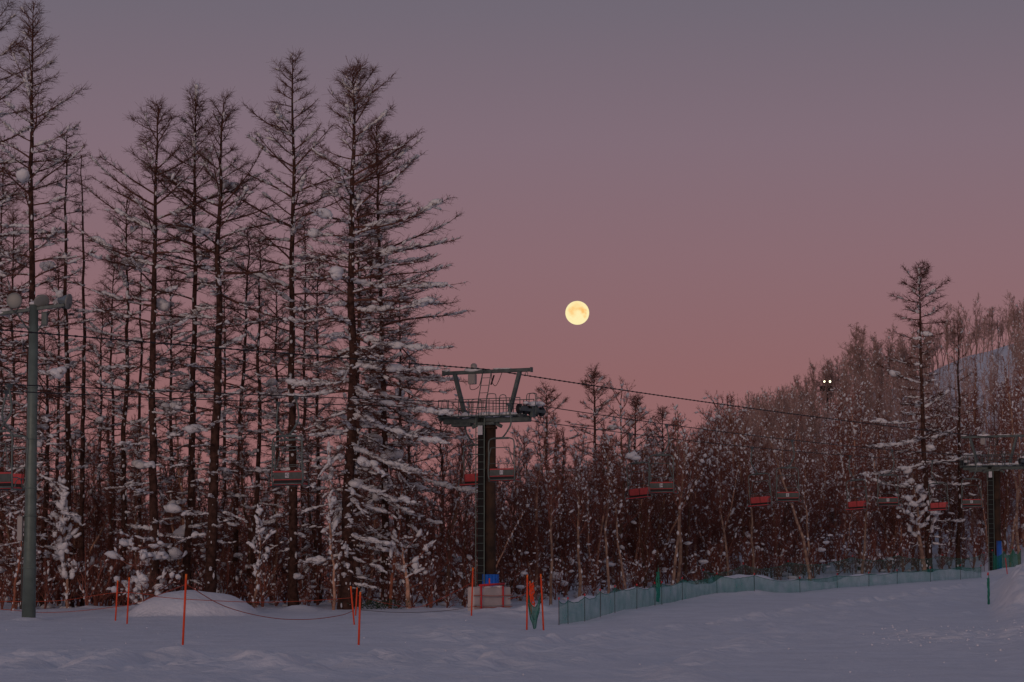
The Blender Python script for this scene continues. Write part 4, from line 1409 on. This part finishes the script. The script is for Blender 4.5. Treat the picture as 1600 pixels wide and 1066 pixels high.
# tangle on the bent pole
r = np.random.RandomState(6)
b = G(830, PT['jY'])
mb = MB()
for q in range(5):
    pts = [(b.x + r.uniform(-.08, .12), b.y + r.uniform(-.05, .05), b.z + 1.15 - .14 * k + r.uniform(-.05, .05)) for k in range(7)]
    mb.bar(arc(pts, 3), .022, 5)
tag(mb.build('cord_tangle', M['orange']), 'tangle of orange cord hung on the bent pole', 'cord')

# ropes strung between the poles
def rope(pts, label, r=.011, m='orope', name='rope_line'):
    mb = MB()
    mb.bar(arc(pts, 8), r, 5)
    tag(mb.build(name, M[m], None, True), label, 'rope', 'orange ropes along the piste edge')
def Wd(px, py, Y): return tuple(W(px, py, Y))
Ya, Yb, Yd_ = PT['aY'], PT['bY'], PT['dY']
rope([Wd(291, 913, Ya), Wd(350, 947, Ya + 3), Wd(420, 965, 72), Wd(480, 968, 77), Wd(530, 962, 80), Wd(551, 955, PT['eY'])], 'orange rope sagging to the snow between the lone tall pole and the group of three')
rope([Wd(291, 913, Ya), Wd(260, 925, 75), Wd(225, 938, 84), Wd(202, 945, PT['cY']), Wd(184, 948, Yb), Wd(120, 955, 93), Wd(62, 957, 95), Wd(0, 952, 97), Wd(-60, 952, 97)], 'orange rope from the lone tall pole past the pair of poles to the floodlight mast')
rope([Wd(-60, 939, 99), Wd(30, 940, 99), Wd(100, 938, 99), Wd(184, 926, 97), Wd(240, 930, 97)], 'orange rope strung across the foot of the wood at the far left', r=.012)
rope([Wd(240, 932, 94.8), Wd(300, 937, 94.8), Wd(400, 941, 96), Wd(480, 939, 97), Wd(552, 934, 98)], 'orange rope passing in front of the snow mound to the three poles', r=.012)
rope([Wd(557, 930, PT['fY']), Wd(600, 942, 99), Wd(650, 949, 101), Wd(690, 935, 101), Wd(737, 911, 99)], 'orange rope rising to the corner of the white barrier')
rope([Wd(562, 953, 88), Wd(620, 957, 95), Wd(690, 955, 99), Wd(745, 947, 99)], 'thin dark cord lying low on the snow before the barrier', r=.009, m='netpole')
rope([Wd(794, 936, 101.5), Wd(810, 933, 98), Wd(824, 926, PT['hY'])], 'orange rope between the white barrier and the net poles', r=.014)

# ------------------------------------------------------------------ nets
def net(stations, label, m, polem='netpole', sag=.12, tipm='crimson', fold=.05, seed=0, name='safety_net', group='green safety nets'):
    """stations: (px, Y, height). A pole at each, netting between with a sagging top edge"""
    rng = np.random.RandomState(seed)
    b0 = G(stations[0][0], stations[0][1])
    root = empty(name, b0)
    V, Fq = [], []
    rows = 7
    cols = []
    for i in range(len(stations)):
        px, Yq, h = stations[i]
        p = G(px, Yq)
        MB().bar([p - b0 + Vector((0, 0, -.2)), p - b0 + Vector((rng.uniform(-.02, .02), 0, h + .10))], .016, 6).build('pole', M[polem], root, True)
        tp = p - b0 + Vector((0, 0, h + .12))
        MB().bar([tp + Vector((0, 0, -.05)), tp + Vector((0, 0, .03))], .03, 6).build('pole_cap', M[tipm], root, True)
        if i == len(stations) - 1: break
        px2, Y2, h2 = stations[i + 1]
        p2 = G(px2, Y2)
        n = max(6, int((p2 - p).xy.length / .25))
        for k in range(n + (1 if i == len(stations) - 2 else 0)):
            t = k / n
            x = p.x + (p2.x - p.x) * t; y = p.y + (p2.y - p.y) * t
            sg = sag * 4 * t * (1 - t) * rng.uniform(.85, 1.15)
            zb_ = float(gz(x, y)) + .03
            cols.append((x, y, zb_, zb_ + (h + (h2 - h) * t) * (1 - sg)))
    for ci, (x, y, z0, z1) in enumerate(cols):
        for r_ in range(rows):
            f = r_ / (rows - 1)
            off = fold * math.sin(f * 3.14) * math.sin(ci * .9 + 2 * math.sin(ci * .37))
            V.append((x - b0.x + off * .2, y - b0.y + off - .03, z0 + (z1 - z0) * f - b0.z))
    for ci in range(len(cols) - 1):
        for r_ in range(rows - 1):
            a = ci * rows + r_
            Fq.append([a, a + rows, a + rows + 1, a + 1])
    nt_ob = link('netting', mesh_np('netting', np.array(V), [np.array(Fq)], m), root)
    top = [(x - b0.x, y - b0.y - .03, z1 - b0.z) for x, y, z0, z1 in cols]
    MB().bar(top, .012, 5).build('edge_cord', M['greenp'], root)
    tag(root, label, 'safety net', group)
    return root
net([(873, 91, .82), (887, 92, .80), (913, 94, .86), (937, 97, .92), (960, 100, .92), (994, 104, .86), (1022, 108, .84), (1033, 109, .84), (1065, 113, .86), (1119, 118, .80), (1177, 122, .70)],
    'near stretch of green safety net with many poles, starting beside the orange poles', M['net'], sag=.16, seed=1)
net([(1177, 122.2, .66), (1248, 126, .62), (1306, 130, .60), (1355, 133, .60), (1399, 136, .62), (1451, 140, .66), (1498, 145, .70), (1530, 149, .6)],
    'far stretch of thin green safety net climbing along the piste to the far pylon', M['net2'], sag=.12, seed=2)
net([(1098, 123, 1.0), (1160, 127, 1.1), (1230, 134, 1.2), (1330, 142, 1.25), (1400, 149, 1.2), (1470, 154, 1.1), (1535, 158, 1.1)],
    'second thin green net standing further back at the foot of the thicket', M['net3'], sag=.18, seed=3)
net([(1548, 157, 1.1), (1566, 158, 1.0), (1580, 158.5, 1.1), (1592, 158, .9)], 'short dark green net right of the blue pad at the far pylon', M['netd'], sag=.3, seed=4)

def hanging_net():
    p, q = PT['h'], PT['i']
    cols, rows = 12, 8
    V, Fq = [], []
    a = Vector((p.x, p.y, p.z)) - Vector((0, 0, .55)); b_ = Vector((q.x, q.y, q.z)) - Vector((0, 0, .62))
    for c in range(cols):
        t = c / (cols - 1)
        top = a.lerp(b_, t) + Vector((0, -.04 * math.sin(c * 2.1), -.50 * 4 * t * (1 - t) * .9))
        h = .62 + .10 * math.sin(c * 1.3)
        low = top + Vector(((.5 - t) * .06, .03 * math.sin(c * 3), -h * (.55 + .55 * math.sin(math.pi * max(.04, min(.96, t))))))
        low.z = max(low.z, float(gz(low.x, low.y)) + .05)
        for r_ in range(rows):
            f = r_ / (rows - 1)
            V.append(tuple(top.lerp(low, f) + Vector((0, .05 * math.sin(f * 5 + c), 0))))
    for c in range(cols - 1):
        for r_ in range(rows - 1):
            k = c * rows + r_
            Fq.append([k, k + rows, k + rows + 1, k + 1])
    root = empty('hanging_net', a)
    o = link('netting', mesh_np('netting', np.array(V) - np.array(a), [np.array(Fq)], M['netd']), root)
    mb = MB()
    for off in (0, 7, 4):
        mb.bar([Vector(V[c * rows + off]) - a for c in range(cols)], .012, 5)
    mb.build('edge_cord', M['greenp'], root)
    tag(root, 'green net slung loosely between two orange poles', 'safety net', 'green safety nets')
hanging_net()

def net_roll(px, Y, ytop, label, r_=.07, red=False):
    b = G(px, Y)
    h = W(px, ytop, Y).z - b.z
    root = empty('rolled_net', b)
    rng = np.random.RandomState(int(px))
    mb = MB()
    for q in range(6):
        mb.bar(arc([(rng.uniform(-1, 1) * r_ * .7, rng.uniform(-1, 1) * r_ * .7, h * (.02 + .15 * k)) for k in range(7)], 3), r_ * .45, 6)
    mb.build('netting', M['greenp'], root, True)
    MB().bar([(0, 0, -.2), (.02, 0, h * 1.06)], .02, 6).build('pole', M['greenp'], root)
    if red:
        MB().bar([(-.02, 0, h * 1.02), (0, 0, h * 1.12)], .035, 6).build('pole_cap', M['crimson'], root)
    tag(root, label, 'rolled net', 'rolled green nets')
net_roll(1027, 110, 890, 'green net rolled round a pole, poking up above the near net stretch', .09)
net_roll(1541, 112, 900, 'dark green net rolled round a red-tipped pole below the snow bank', .06, True)

# patch of evergreen dwarf bamboo at the foot of the biggest larch
def bamboo():
    r = np.random.RandomState(31)
    n = 500
    c = G(590, 104)
    p = np.stack([c.x + r.randn(n) * .55, c.y + r.randn(n) * .4, c.z + r.rand(n) * .32], 1)
    d = unit(r.randn(n, 3) * np.array([1, 1, .5]) + np.array([0, 0, .3]))
    w = unit(np.cross(d, r.randn(n, 3)))
    L = r.uniform(.08, .18, n)[:, None]
    V = np.stack([p, p + d * L * .5 + w * .02, p + d * L, p + d * L * .5 - w * .02], 1).reshape(-1, 3)
    Fq = np.arange(n * 4).reshape(-1, 4)
    o = link('dwarf_bamboo', mesh_np('dwarf_bamboo', V, [Fq], M['evergreen']))
    tag(o, 'small patch of green leaves poking out of the snow below the biggest larch', 'ground cover', kind='stuff')
bamboo()
